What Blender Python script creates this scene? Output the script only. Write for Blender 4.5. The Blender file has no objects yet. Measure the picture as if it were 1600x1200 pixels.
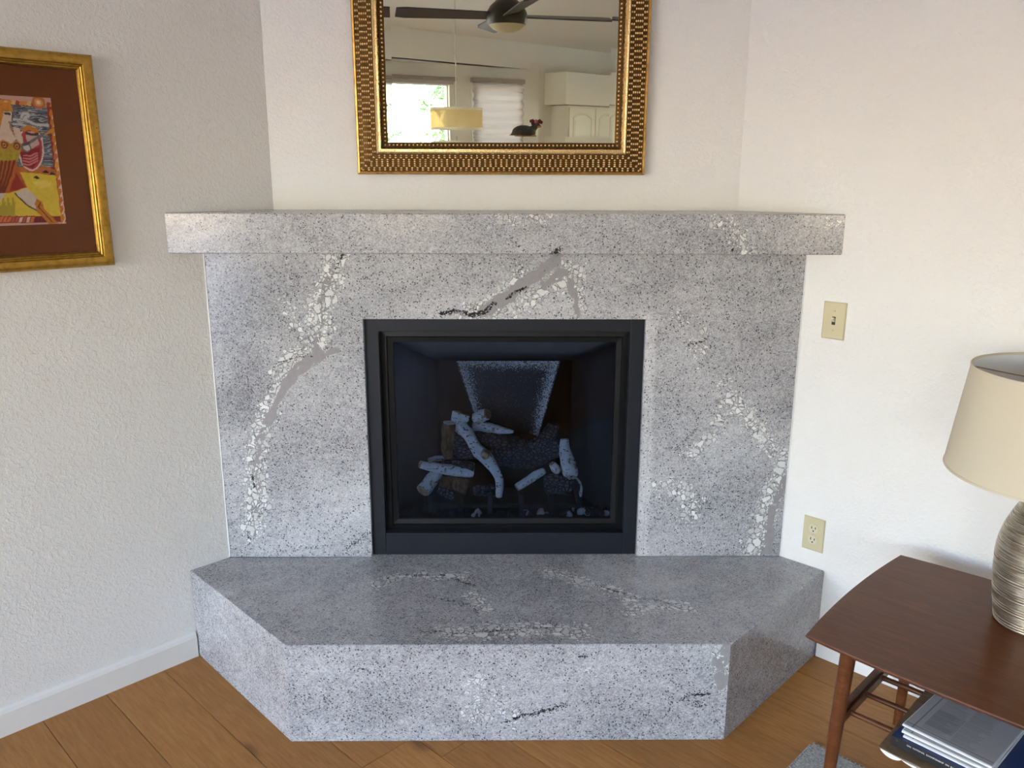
import bpy, bmesh, math, random
import numpy as np
from mathutils import Vector, Matrix, noise
random.seed(7); RNG = np.random.default_rng(7)
S2 = 2 ** -.5
scn = bpy.context.scene
COL = scn.collection

# ------------------------------------------------------------------ camera, world, light, exposure
F_PX, PITCH, ROLL, YAW = 1296.03, .2470, .0031, .0115
CAM = Vector((-.0053, -2.5851, 1.5606))
FW = Vector((math.sin(YAW) * math.cos(PITCH), math.cos(YAW) * math.cos(PITCH), -math.sin(PITCH)))
_r = Vector((math.cos(YAW), -math.sin(YAW), 0)); _u = _r.cross(FW)
RT = _r * math.cos(ROLL) + _u * math.sin(ROLL); UP = RT.cross(FW)
cd = bpy.data.cameras.new('camera'); cam = bpy.data.objects.new('camera', cd); COL.objects.link(cam)
cd.sensor_width = 36; cd.lens = F_PX * 36 / 1600; cd.clip_start = .05
cam.matrix_world = Matrix(((RT.x, UP.x, -FW.x, CAM.x), (RT.y, UP.y, -FW.y, CAM.y), (RT.z, UP.z, -FW.z, CAM.z), (0, 0, 0, 1)))
scn.camera = cam
scn.view_settings.view_transform = 'Standard'; scn.view_settings.look = 'None'
scn.view_settings.gamma = 1; scn.view_settings.use_curve_mapping = False
scn.view_settings.exposure = -0.07
scn.cycles.max_bounces = 14; scn.cycles.diffuse_bounces = 8; scn.cycles.transparent_max_bounces = 16
scn.cycles.sample_clamp_indirect = 8

wd = bpy.data.worlds.new('sky'); scn.world = wd; wd.use_nodes = True
wn = wd.node_tree; bg = wn.nodes['Background']
sky = wn.nodes.new('ShaderNodeTexSky'); sky.sky_type = 'NISHITA'; sky.sun_disc = False
sky.sun_elevation = math.radians(48); sky.sun_rotation = math.radians(235); sky.air_density = 1.3; sky.dust_density = .4; sky.ozone_density = 2.0
wb = wn.nodes.new('ShaderNodeMix'); wb.data_type = 'RGBA'; wb.blend_type = 'MULTIPLY'; wb.inputs[0].default_value = 1; wb.inputs[7].default_value = (1.01, .975, 1.06, 1)
wn.links.new(sky.outputs[0], wb.inputs[6]); wn.links.new(wb.outputs[2], bg.inputs[0]); bg.inputs[1].default_value = 2.7

def W(a, b, z=0.0):            # room coordinates: a along the right wall, b towards it
    return Vector(((a + b) * S2, (b - a) * S2, z))
def portal(name, a, b, z, wa, hz, rot):
    l = bpy.data.lights.new(name, 'AREA'); l.shape = 'RECTANGLE'; l.size = wa; l.size_y = hz; l.cycles.is_portal = True
    o = bpy.data.objects.new(name, l); COL.objects.link(o); o.location = W(a, b, z)
    o.rotation_euler = (math.radians(90), 0, rot); return o
portal('door_portal', .70, -5.52, 1.08, 2.7, 2.2, math.radians(-45) + math.pi)
portal('left_portal', -.70, -4.0, 1.9, .9, 1.2, math.radians(45))
portal('side_portal', 8.56, -2.5, 1.5, 1.4, 1.3, math.radians(45) + math.pi)
pw = portal('bay_portal', 0, 0, 1.6, 2.3, 1.5, math.radians(-31.62) + math.pi); pw.location = (-.56, -7.62, 1.62)
sd = bpy.data.lights.new('sun', 'SUN'); sd.energy = 2.4; sd.angle = math.radians(.6); sd.color = (1, .95, .86)
so = bpy.data.objects.new('sun', sd); COL.objects.link(so)
so.rotation_euler = Vector((.10, .60, -1.0)).to_track_quat('-Z', 'Y').to_euler()

# ------------------------------------------------------------------ helpers
def ray(px, py):
    return FW * F_PX + RT * (px - 800) - UP * (py - 600)
def un(px, py, n, c):          # the point of the plane n.P = c seen at a pixel of the photograph
    n = Vector(n); d = ray(px, py); return CAM + d * ((c - n.dot(CAM)) / n.dot(d))
def unY(px, py, y=0.0): return un(px, py, (0, 1, 0), y)
def unZ(px, py, z=0.0): return un(px, py, (0, 0, 1), z)

def link(name, me, mat=None, parent=None):
    o = bpy.data.objects.new(name, me); COL.objects.link(o)
    if mat is not None and not me.materials: me.materials.append(mat)
    if parent is not None: o.parent = parent
    return o
def tag(o, label=None, cat=None, group=None, kind=None):
    if label: o['label'] = label
    if cat: o['category'] = cat
    if group: o['group'] = group
    if kind: o['kind'] = kind
    return o
def thing(name, label, cat, loc=(0, 0, 0), rotz=0.0, group=None):
    o = bpy.data.objects.new(name, None); COL.objects.link(o); o.empty_display_size = .05
    o.location = loc; o.rotation_euler = (0, 0, rotz); return tag(o, label, cat, group)
def obj(name, bm, mat, parent=None, smooth=False, loc=None, rotz=None):
    bmesh.ops.recalc_face_normals(bm, faces=bm.faces[:])
    me = bpy.data.meshes.new(name)
    if smooth:
        for f in bm.faces: f.smooth = True
    bm.to_mesh(me); bm.free()
    if smooth:
        try: me.set_sharp_from_angle(angle=math.radians(38))
        except Exception: pass
    o = link(name, me, mat, parent)
    if loc is not None: o.location = loc
    if rotz is not None: o.rotation_euler = (0, 0, rotz)
    return o
def B(): return bmesh.new()
def hexa(bm, p):               # 8 points: bottom 4, top 4
    v = [bm.verts.new(q) for q in p]
    for f in ((0, 1, 2, 3), (4, 5, 6, 7), (0, 1, 5, 4), (1, 2, 6, 5), (2, 3, 7, 6), (3, 0, 4, 7)): bm.faces.new([v[i] for i in f])
    return v
def box(bm, x0, x1, y0, y1, z0, z1, bev=0.0, seg=2):
    v = hexa(bm, [(x0, y0, z0), (x1, y0, z0), (x1, y1, z0), (x0, y1, z0), (x0, y0, z1), (x1, y0, z1), (x1, y1, z1), (x0, y1, z1)])
    if bev > 0:
        es = list({e for q in v for e in q.link_edges})
        bmesh.ops.bevel(bm, geom=es, offset=bev, segments=seg, affect='EDGES', profile=.5)
    return bm
def prism(bm, poly, z0, z1, top=None):
    top = top or poly
    a = [bm.verts.new((p[0], p[1], z0)) for p in poly]; b = [bm.verts.new((p[0], p[1], z1)) for p in top]
    bm.faces.new(a); bm.faces.new(b); n = len(poly)
    for i in range(n): bm.faces.new((a[i], a[(i + 1) % n], b[(i + 1) % n], b[i]))
    return bm
def lathe(bm, prof, seg=32, c=(0, 0, 0), closed=False):
    rings = []
    for r, z in prof:
        if r < 1e-6: rings.append([bm.verts.new((c[0], c[1], c[2] + z))])
        else: rings.append([bm.verts.new((c[0] + r * math.cos(2 * math.pi * i / seg), c[1] + r * math.sin(2 * math.pi * i / seg), c[2] + z)) for i in range(seg)])
    pairs = list(zip(rings, rings[1:])) + ([(rings[-1], rings[0])] if closed else [])
    for A_, B_ in pairs:
        for i in range(seg):
            j = (i + 1) % seg
            if len(A_) == 1 and len(B_) == 1: continue
            if len(A_) == 1: bm.faces.new((A_[0], B_[i], B_[j]))
            elif len(B_) == 1: bm.faces.new((A_[i], A_[j], B_[0]))
            else: bm.faces.new((A_[i], A_[j], B_[j], B_[i]))
    return bm
def tube(bm, pts, rad, seg=12, caps=True, wob=0.0, seed=0, squash=None):
    pts = [Vector(p) for p in pts]; n = len(pts); rings = []
    t0 = (pts[1] - pts[0]).normalized(); ref = Vector((0, 0, 1)) if abs(t0.z) < .9 else Vector((0, 1, 0))
    u = t0.cross(ref).normalized()
    for i, p in enumerate(pts):
        t = (pts[min(i + 1, n - 1)] - pts[max(i - 1, 0)]).normalized()
        u = (u - t * u.dot(t)).normalized(); w = t.cross(u)
        r = rad[i] if isinstance(rad, (list, tuple)) else rad
        ring = []
        for k in range(seg):
            a = 2 * math.pi * k / seg; d = u * math.cos(a) + w * math.sin(a)
            rr = r
            if wob: rr *= 1 + wob * noise.noise(p * 28 + d * 1.6 + Vector((seed * 3.1, seed, 0)))
            ring.append(bm.verts.new(p + d * rr))
        rings.append(ring)
    for A_, B_ in zip(rings, rings[1:]):
        for k in range(seg): bm.faces.new((A_[k], A_[(k + 1) % seg], B_[(k + 1) % seg], B_[k]))
    if caps: bm.faces.new(rings[0]); bm.faces.new(rings[-1])
    return rings
def smooth_path(P, R, n=24):
    P = [Vector(p) for p in P]; m = len(P); out = []; ro = []
    for i in range(n + 1):
        t = i / n * (m - 1); k = min(int(t), m - 2); f = t - k
        p0, p1, p2, p3 = P[max(k - 1, 0)], P[k], P[k + 1], P[min(k + 2, m - 1)]
        out.append(.5 * ((2 * p1) + (p2 - p0) * f + (2 * p0 - 5 * p1 + 4 * p2 - p3) * f * f + (3 * p1 - p0 - 3 * p2 + p3) * f ** 3))
        ro.append(R[k] * (1 - f) + R[k + 1] * f)
    return out, ro
def frame_sweep(bm, w, h, prof, x0=0.0, z0=0.0):
    """mitred rectangular moulding; prof = (inset, proud) pairs, outer rectangle w x h, front towards -y"""
    loops = []
    for ins, pr in prof:
        loops.append([bm.verts.new(q) for q in ((x0 + ins, -pr, z0 + ins), (x0 + w - ins, -pr, z0 + ins), (x0 + w - ins, -pr, z0 + h - ins), (x0 + ins, -pr, z0 + h - ins))])
    for A_, B_ in zip(loops, loops[1:]):
        for i in range(4): bm.faces.new((A_[i], A_[(i + 1) % 4], B_[(i + 1) % 4], B_[i]))
    return bm

# ------------------------------------------------------------------ materials
def srgb(r, g, b):
    f = lambda c: (c / 255 / 12.92) if c / 255 <= .04045 else ((c / 255 + .055) / 1.055) ** 2.4
    return (f(r), f(g), f(b), 1)
class N:
    def __init__(s, name):
        s.m = bpy.data.materials.new(name); s.m.use_nodes = True; s.t = s.m.node_tree
        s.p = s.t.nodes['Principled BSDF']; s.out = s.t.nodes['Material Output']
        s.co = s.t.nodes.new('ShaderNodeTexCoord').outputs['Object']
    def n(s, typ, **kw):
        x = s.t.nodes.new(typ)
        for k, v in kw.items():
            if k.startswith('i_'): s.set(x.inputs[k[2:].replace('_', ' ')], v)
            else: setattr(x, k, v)
        return x
    def set(s, sock, v):
        if isinstance(v, bpy.types.NodeSocket): s.t.links.new(v, sock)
        else: sock.default_value = v
    def noise(s, scale, vec=None, detail=3, rough=.5, dist=0.0):
        x = s.n('ShaderNodeTexNoise', i_Scale=scale, i_Detail=detail, i_Roughness=rough, i_Distortion=dist)
        s.set(x.inputs['Vector'], vec if vec is not None else s.co); return x.outputs['Fac']
    def vor(s, scale, vec=None, feature='F1', rand=1.0):
        x = s.n('ShaderNodeTexVoronoi', feature=feature, i_Scale=scale, i_Randomness=rand)
        s.set(x.inputs['Vector'], vec if vec is not None else s.co); return x
    def map(s, scale=(1, 1, 1), rot=(0, 0, 0), loc=(0, 0, 0), vec=None):
        x = s.n('ShaderNodeMapping'); s.set(x.inputs['Vector'], vec if vec is not None else s.co)
        x.inputs['Scale'].default_value = scale; x.inputs['Rotation'].default_value = rot; x.inputs['Location'].default_value = loc
        return x.outputs[0]
    def math(s, op, a, b=0.0, c=0.0, clamp=False):
        x = s.n('ShaderNodeMath', operation=op, use_clamp=clamp)
        s.set(x.inputs[0], a); s.set(x.inputs[1], b); s.set(x.inputs[2], c); return x.outputs[0]
    def step(s, v, a, b):
        x = s.n('ShaderNodeMapRange', interpolation_type='SMOOTHSTEP'); s.set(x.inputs['Value'], v)
        s.set(x.inputs['From Min'], a); s.set(x.inputs['From Max'], b); return x.outputs[0]
    def mix(s, f, a, b, mode='MIX'):
        x = s.n('ShaderNodeMix', data_type='RGBA', blend_type=mode)
        s.set(x.inputs[0], f); s.set(x.inputs[6], a); s.set(x.inputs[7], b); return x.outputs[2]
    def ramp(s, f, stops, interp='LINEAR'):
        x = s.n('ShaderNodeValToRGB'); s.set(x.inputs[0], f); cr = x.color_ramp; cr.interpolation = interp
        while len(cr.elements) < len(stops): cr.elements.new(.5)
        for e, (p, c) in zip(cr.elements, stops): e.position = p; e.color = c
        return x.outputs[0]
    def attr(s, name):
        x = s.n('ShaderNodeAttribute', attribute_name=name); return x
    def sep(s, v):
        x = s.n('ShaderNodeSeparateXYZ'); s.set(x.inputs[0], v); return x.outputs
    def bump(s, h, strength=.3, dist=.002):
        x = s.n('ShaderNodeBump'); s.set(x.inputs['Height'], h); x.inputs['Strength'].default_value = strength
        x.inputs['Distance'].default_value = dist; s.t.links.new(x.outputs[0], s.p.inputs['Normal'])
    def rnd(s): return s.n('ShaderNodeObjectInfo').outputs['Random']
    def fin(s, color=None, rough=.5, metal=0.0, spec=.5, **kw):
        if color is not None: s.set(s.p.inputs['Base Color'], color)
        s.set(s.p.inputs['Roughness'], rough); s.set(s.p.inputs['Metallic'], metal); s.set(s.p.inputs['Specular IOR Level'], spec)
        for k, v in kw.items(): s.set(s.p.inputs[k.replace('_', ' ')], v)
        return s.m
def g(v, a=1): return (v, v, v, a)

def m_wall():
    x = N('wall_paint'); n1 = x.noise(95, detail=4, rough=.6); n2 = x.noise(30, detail=2)
    h = x.math('ADD', x.step(n1, .42, .68), x.math('MULTIPLY', n2, .5))
    x.bump(h, .38, .0024)
    c = x.mix(x.noise(1.3, detail=2), (.785, .772, .735, 1), (.815, .802, .765, 1))
    return x.fin(c, .62, spec=.3)
def m_plain(name, col, rough=.5, metal=0.0, spec=.5, var=.06, scale=40, bump=0.0, bs=200):
    x = N(name); a = tuple(c * (1 - var) for c in col[:3]) + (1,); b = tuple(min(1, c * (1 + var)) for c in col[:3]) + (1,)
    c = x.mix(x.noise(scale), a, b)
    if bump: x.bump(x.noise(bs, detail=4), bump, .001)
    return x.fin(c, rough, metal, spec)
def m_granite(name='granite', warm=0.0, seed=0.0):
    x = N(name); off = x.map(loc=(seed, seed * .7, seed * 1.3))
    v = x.attr('vein'); sp = x.n('ShaderNodeSeparateColor'); x.set(sp.inputs[0], v.outputs['Color'])
    peb, core, dark = sp.outputs[0], sp.outputs[1], sp.outputs[2]; tone = v.outputs['Alpha']
    wv = x.n('ShaderNodeTexNoise', i_Scale=9.0, i_Detail=4.0); x.set(wv.inputs['Vector'], off)
    warp = x.n('ShaderNodeVectorMath', operation='MULTIPLY_ADD'); x.set(warp.inputs[0], wv.outputs['Color']); warp.inputs[1].default_value = (.035,) * 3; x.set(warp.inputs[2], off)
    fine = x.noise(300, off, detail=2, rough=.75); c1 = x.vor(300, off); c2 = x.vor(230, off)
    cloud = x.noise(3.2, x.map(scale=(1, 1, 1.6), rot=(0, .6, 0), vec=off), detail=6, rough=.62, dist=.6)
    mid = x.noise(38, off, detail=3, rough=.65)
    col1 = x.n('ShaderNodeSeparateColor'); x.set(col1.inputs[0], c1.outputs['Color'])
    col2 = x.n('ShaderNodeSeparateColor'); x.set(col2.inputs[0], c2.outputs['Color'])
    base = x.math('MULTIPLY_ADD', x.math('SUBTRACT', cloud, .5), .50, .46)
    base = x.math('ADD', base, x.math('MULTIPLY', x.math('SUBTRACT', tone, .5), .34))
    base = x.math('MULTIPLY_ADD', x.math('SUBTRACT', col1.outputs[0], .5), .30, base)
    base = x.math('MULTIPLY_ADD', x.math('SUBTRACT', fine, .5), .52, base)
    base = x.math('MULTIPLY_ADD', x.math('SUBTRACT', mid, .5), .30, base)
    cc = x.ramp(base, [(.06, (.075, .075, .082, 1)), (.34, (.285, .282, .294, 1)), (.54, (.45, .446, .456, 1)), (.85, (.68, .68, .675, 1))])
    # black mica flakes, more of them where the stone is darker
    thr = x.math('ADD', x.math('MULTIPLY_ADD', x.math('SUBTRACT', .5, cloud), .22, .055), x.math('MULTIPLY', dark, .55))
    flake = x.math('LESS_THAN', col2.outputs[1], thr)
    fl = x.math('MULTIPLY', flake, x.step(c2.outputs['Distance'], .60, .42))
    cc = x.mix(x.math('MULTIPLY', fl, .85), cc, (.03, .03, .034, 1))
    # core of smooth mauve-grey feldspar, then broken quartz pebbles of two sizes with dark joints
    cn = x.math('ADD', core, x.math('MULTIPLY', x.math('SUBTRACT', x.noise(26, off, detail=5, rough=.7), .5), 2.3))
    cm = x.step(cn, .50, .57)
    cc = x.mix(cm, cc, x.mix(x.noise(60, off), (.25, .236, .238, 1), (.345, .33, .332, 1)))
    pfree = x.math('SUBTRACT', x.math('ADD', peb, x.math('MULTIPLY', x.math('SUBTRACT', x.noise(30, off, detail=3), .5), .9)), x.math('MULTIPLY', cm, .62))
    for sc, k in ((118, .75), (64, .88), (37, .9)):
        e = x.vor(sc, warp.outputs[0], 'DISTANCE_TO_EDGE'); f = x.vor(sc, warp.outputs[0])
        fc = x.n('ShaderNodeSeparateColor'); x.set(fc.inputs[0], f.outputs['Color'])
        on = x.math('MULTIPLY', x.math('LESS_THAN', x.math('MULTIPLY_ADD', fc.outputs[0], .95, .04 if sc > 100 else (.14 if sc > 50 else .46)), pfree), x.math('GREATER_THAN', peb, .06))
        ed = x.math('ADD', e.outputs['Distance'], x.math('MULTIPLY', x.math('SUBTRACT', fine, .5), .12))
        near = x.math('MULTIPLY', on, x.step(ed, .06, .13))
        joint = x.math('MULTIPLY', on, x.step(ed, .12, .03))
        pc = x.mix(fc.outputs[1], (.50, .50, .485, 1), (.80, .80, .78, 1))
        cc = x.mix(x.math('MULTIPLY', joint, .45), cc, (.09, .09, .095, 1))
        cc = x.mix(x.math('MULTIPLY', near, k), cc, pc)
    dn = x.math('MULTIPLY', dark, x.math('MULTIPLY_ADD', x.noise(110, warp.outputs[0], detail=4, rough=.75), 2.4, -.62))
    cc = x.mix(x.step(dn, .34, .50), cc, (.02, .02, .024, 1))
    if warm: cc = x.mix(warm, cc, (.93, .87, .76, 1), 'MULTIPLY')
    return x.fin(cc, .17, spec=.5)
def m_oak():
    x = N('oak_floor'); r = x.rnd()
    sh = x.n('ShaderNodeCombineXYZ'); x.set(sh.inputs[0], x.math('MULTIPLY', r, 37.0)); x.set(sh.inputs[1], x.math('MULTIPLY', r, 11.0))
    ad = x.n('ShaderNodeVectorMath', operation='ADD'); x.set(ad.inputs[0], x.co); x.set(ad.inputs[1], sh.outputs[0])
    st = x.map(scale=(1.6, 16, 4), vec=ad.outputs[0])
    gr = x.noise(5.5, st, detail=6, rough=.65, dist=.8); fine = x.noise(30, x.map(scale=(1.5, 30, 4), vec=ad.outputs[0]), detail=4, rough=.7)
    big = x.noise(1.1, x.map(scale=(.6, 2.2, 1), vec=ad.outputs[0]), detail=3)
    c = x.ramp(gr, [(.25, srgb(150, 102, 52)), (.5, srgb(170, 120, 66)), (.75, srgb(184, 136, 80))])
    c = x.mix(x.math('MULTIPLY', x.step(fine, .52, .75), .35), c, srgb(130, 84, 42))
    c = x.mix(x.math('MULTIPLY', x.step(big, .5, .8), .35), c, srgb(158, 106, 54))
    c = x.mix(1.0, c, x.mix(r, (.86, .84, .82, 1), (1.06, 1.04, 1.0, 1)), 'MULTIPLY')
    k = x.n('ShaderNodeTexVoronoi', voronoi_dimensions='2D', i_Scale=1.7); x.set(k.inputs['Vector'], x.map(scale=(1, 2.2, 1), vec=ad.outputs[0]))         # knots
    kd = x.math('ADD', k.outputs['Distance'], x.math('MULTIPLY', x.math('SUBTRACT', x.noise(14, ad.outputs[0]), .5), .06))
    c = x.mix(x.math('MULTIPLY', x.step(kd, .11, .02), .62), c, srgb(84, 55, 30))
    x.bump(fine, .12, .0006)
    return x.fin(c, x.math('MULTIPLY_ADD', gr, .12, .36), spec=.22)
def m_walnut():
    x = N('walnut'); st = x.map(scale=(2.2, 18, 18)); gr = x.noise(3.2, st, detail=6, rough=.6, dist=1.4); big = x.noise(2.5, x.map(scale=(.7, 3, 3)), detail=3)
    fine = x.noise(26, x.map(scale=(1.5, 30, 30)), detail=3)
    c = x.ramp(gr, [(.25, srgb(78, 42, 22)), (.5, srgb(98, 55, 30)), (.75, srgb(116, 68, 37))])
    c = x.mix(x.math('MULTIPLY', big, .4), c, srgb(96, 58, 34)); c = x.mix(x.math('MULTIPLY', x.step(fine, .5, .8), .2), c, srgb(64, 37, 24))
    return x.fin(c, .30, spec=.22)
def m_gold(name, base, dark, rough=.32):
    x = N(name); n_ = x.noise(60, detail=4, rough=.6)
    c = x.mix(x.step(n_, .4, .75), base, dark); x.bump(n_, .08, .0006)
    return x.fin(c, x.math('MULTIPLY_ADD', n_, .2, rough - .08), .85)
def m_birch():
    x = N('birch_bark'); fl = x.noise(75, x.map(scale=(.8, 1, 2.0)), detail=3, rough=.65); pt = x.noise(16, detail=4, rough=.6)
    c = x.mix(x.noise(40), (.62, .61, .60, 1), (.80, .79, .78, 1))
    c = x.mix(x.step(pt, .58, .68), c, (.26, .16, .085, 1)); c = x.mix(x.step(fl, .59, .64), c, (.035, .03, .03, 1))
    x.bump(x.noise(70, detail=4), .5, .004); return x.fin(c, .85, spec=.15)
def m_char():
    x = N('charred_bark'); v = x.vor(62, x.map(scale=(1, 1, 1.5)), 'DISTANCE_TO_EDGE'); n_ = x.noise(120, detail=4, rough=.7)
    c = x.mix(x.step(v.outputs['Distance'], .02, .25), (.014, .015, .018, 1), (.12, .125, .14, 1))
    c = x.mix(x.math('MULTIPLY', x.step(n_, .58, .72), x.step(v.outputs['Distance'], .2, .35)), c, (.5, .5, .52, 1))
    x.bump(x.math('ADD', v.outputs['Distance'], x.math('MULTIPLY', n_, .25)), 1.0, .008); return x.fin(c, .9, spec=.15)
def m_brownbark():
    x = N('split_wood'); st = x.noise(24, x.map(scale=(3, 3, 1)), detail=5, rough=.7)
    c = x.ramp(st, [(.3, (.03, .02, .014, 1)), (.5, (.16, .095, .05, 1)), (.7, (.34, .22, .13, 1))]); x.bump(st, .9, .006); return x.fin(c, .9, spec=.1)
def m_cut():
    x = N('cut_wood'); n_ = x.noise(55, detail=4); c = x.ramp(n_, [(.3, (.16, .09, .045, 1)), (.5, (.42, .28, .16, 1)), (.72, (.55, .40, .26, 1))]); x.bump(n_, .5, .003); return x.fin(c, .9, spec=.1)
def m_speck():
    x = N('speckled_reflection'); v = x.attr('vein'); n_ = x.noise(330, detail=2, rough=.7)  # pale speckles painting a reflection on the firebox back
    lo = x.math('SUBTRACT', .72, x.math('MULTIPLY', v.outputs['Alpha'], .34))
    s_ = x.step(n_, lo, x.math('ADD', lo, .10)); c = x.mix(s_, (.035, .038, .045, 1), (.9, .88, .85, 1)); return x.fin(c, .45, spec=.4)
def m_print(name, rough=.6, coat=0.0):
    x = N(name); a = x.attr('ink'); n_ = x.noise(420, detail=2)
    c = x.mix(1.0, a.outputs['Color'], x.mix(n_, g(.92), g(1.04)), 'MULTIPLY'); return x.fin(c, rough, spec=.25)
def m_lampmetal():
    x = N('brushed_champagne_metal'); st = x.noise(6, x.map(scale=(2.5, 2.5, 90)), detail=5, rough=.7)
    c = x.ramp(st, [(.3, (.13, .095, .055, 1)), (.5, (.46, .39, .29, 1)), (.7, (.86, .80, .68, 1))]); x.bump(st, .6, .002)
    return x.fin(c, x.math('MULTIPLY_ADD', st, .25, .18), .9)
def m_fabric(name, col, trans=.0, scale=700):
    x = N(name); s_ = x.sep(x.co); n_ = x.noise(scale, detail=2)
    c = x.mix(n_, tuple(v * .93 for v in col[:3]) + (1,), tuple(min(1, v * 1.04) for v in col[:3]) + (1,)); x.bump(n_, .15, .0006)
    x.fin(c, .85, spec=.15)
    if trans:
        t = x.n('ShaderNodeBsdfTranslucent'); x.set(t.inputs[0], c); mx = x.n('ShaderNodeMixShader'); mx.inputs[0].default_value = trans
        x.t.links.new(x.p.outputs[0], mx.inputs[1]); x.t.links.new(t.outputs[0], mx.inputs[2]); x.t.links.new(mx.outputs[0], x.out.inputs[0])
    return x.m
def m_sheer():
    x = N('sheer_pendant_fabric'); c = x.mix(x.noise(500), (.78, .68, .46, 1), (.88, .78, .56, 1)); x.fin(c, .8, spec=.1)
    t = x.n('ShaderNodeBsdfTranslucent'); x.set(t.inputs[0], c); m1 = x.n('ShaderNodeMixShader'); m1.inputs[0].default_value = .5
    x.t.links.new(x.p.outputs[0], m1.inputs[1]); x.t.links.new(t.outputs[0], m1.inputs[2])
    tr = x.n('ShaderNodeBsdfTransparent'); tr.inputs[0].default_value = (1, .95, .82, 1); m2 = x.n('ShaderNodeMixShader'); m2.inputs[0].default_value = .45
    x.t.links.new(m1.outputs[0], m2.inputs[1]); x.t.links.new(tr.outputs[0], m2.inputs[2]); x.t.links.new(m2.outputs[0], x.out.inputs[0]); return x.m
def m_glass(name, tint=(1, 1, 1, 1), refl=1.0):
    x = N(name); t = x.n('ShaderNodeBsdfTransparent'); t.inputs[0].default_value = tint; gl = x.n('ShaderNodeBsdfGlossy'); gl.inputs['Roughness'].default_value = .01
    fr = x.n('ShaderNodeFresnel'); fr.inputs[0].default_value = 1.5; mx = x.n('ShaderNodeMixShader')
    x.set(mx.inputs[0], x.math('MULTIPLY', fr.outputs[0], refl)); x.t.links.new(t.outputs[0], mx.inputs[1]); x.t.links.new(gl.outputs[0], mx.inputs[2]); x.t.links.new(mx.outputs[0], x.out.inputs[0])
    return x.m
def m_mirror():
    x = N('mirror_silver'); return x.fin((.98, .94, .70, 1), 0.0, 1.0)
def m_rug():
    x = N('rug_wool'); n_ = x.noise(160, detail=3, rough=.7); b_ = x.noise(40, x.map(scale=(1, 3, 1)), detail=3)
    c = x.ramp(n_, [(.3, srgb(132, 134, 132)), (.5, srgb(184, 184, 178)), (.7, srgb(224, 222, 212))]); c = x.mix(x.math('MULTIPLY', b_, .4), c, srgb(140, 146, 150)); x.bump(n_, .8, .005); return x.fin(c, .95, spec=.1)
def m_leaf():
    x = N('leaf'); return x.fin(x.mix(x.noise(2.0), (.10, .20, .07, 1), (.22, .34, .14, 1)), .6, spec=.3)

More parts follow.
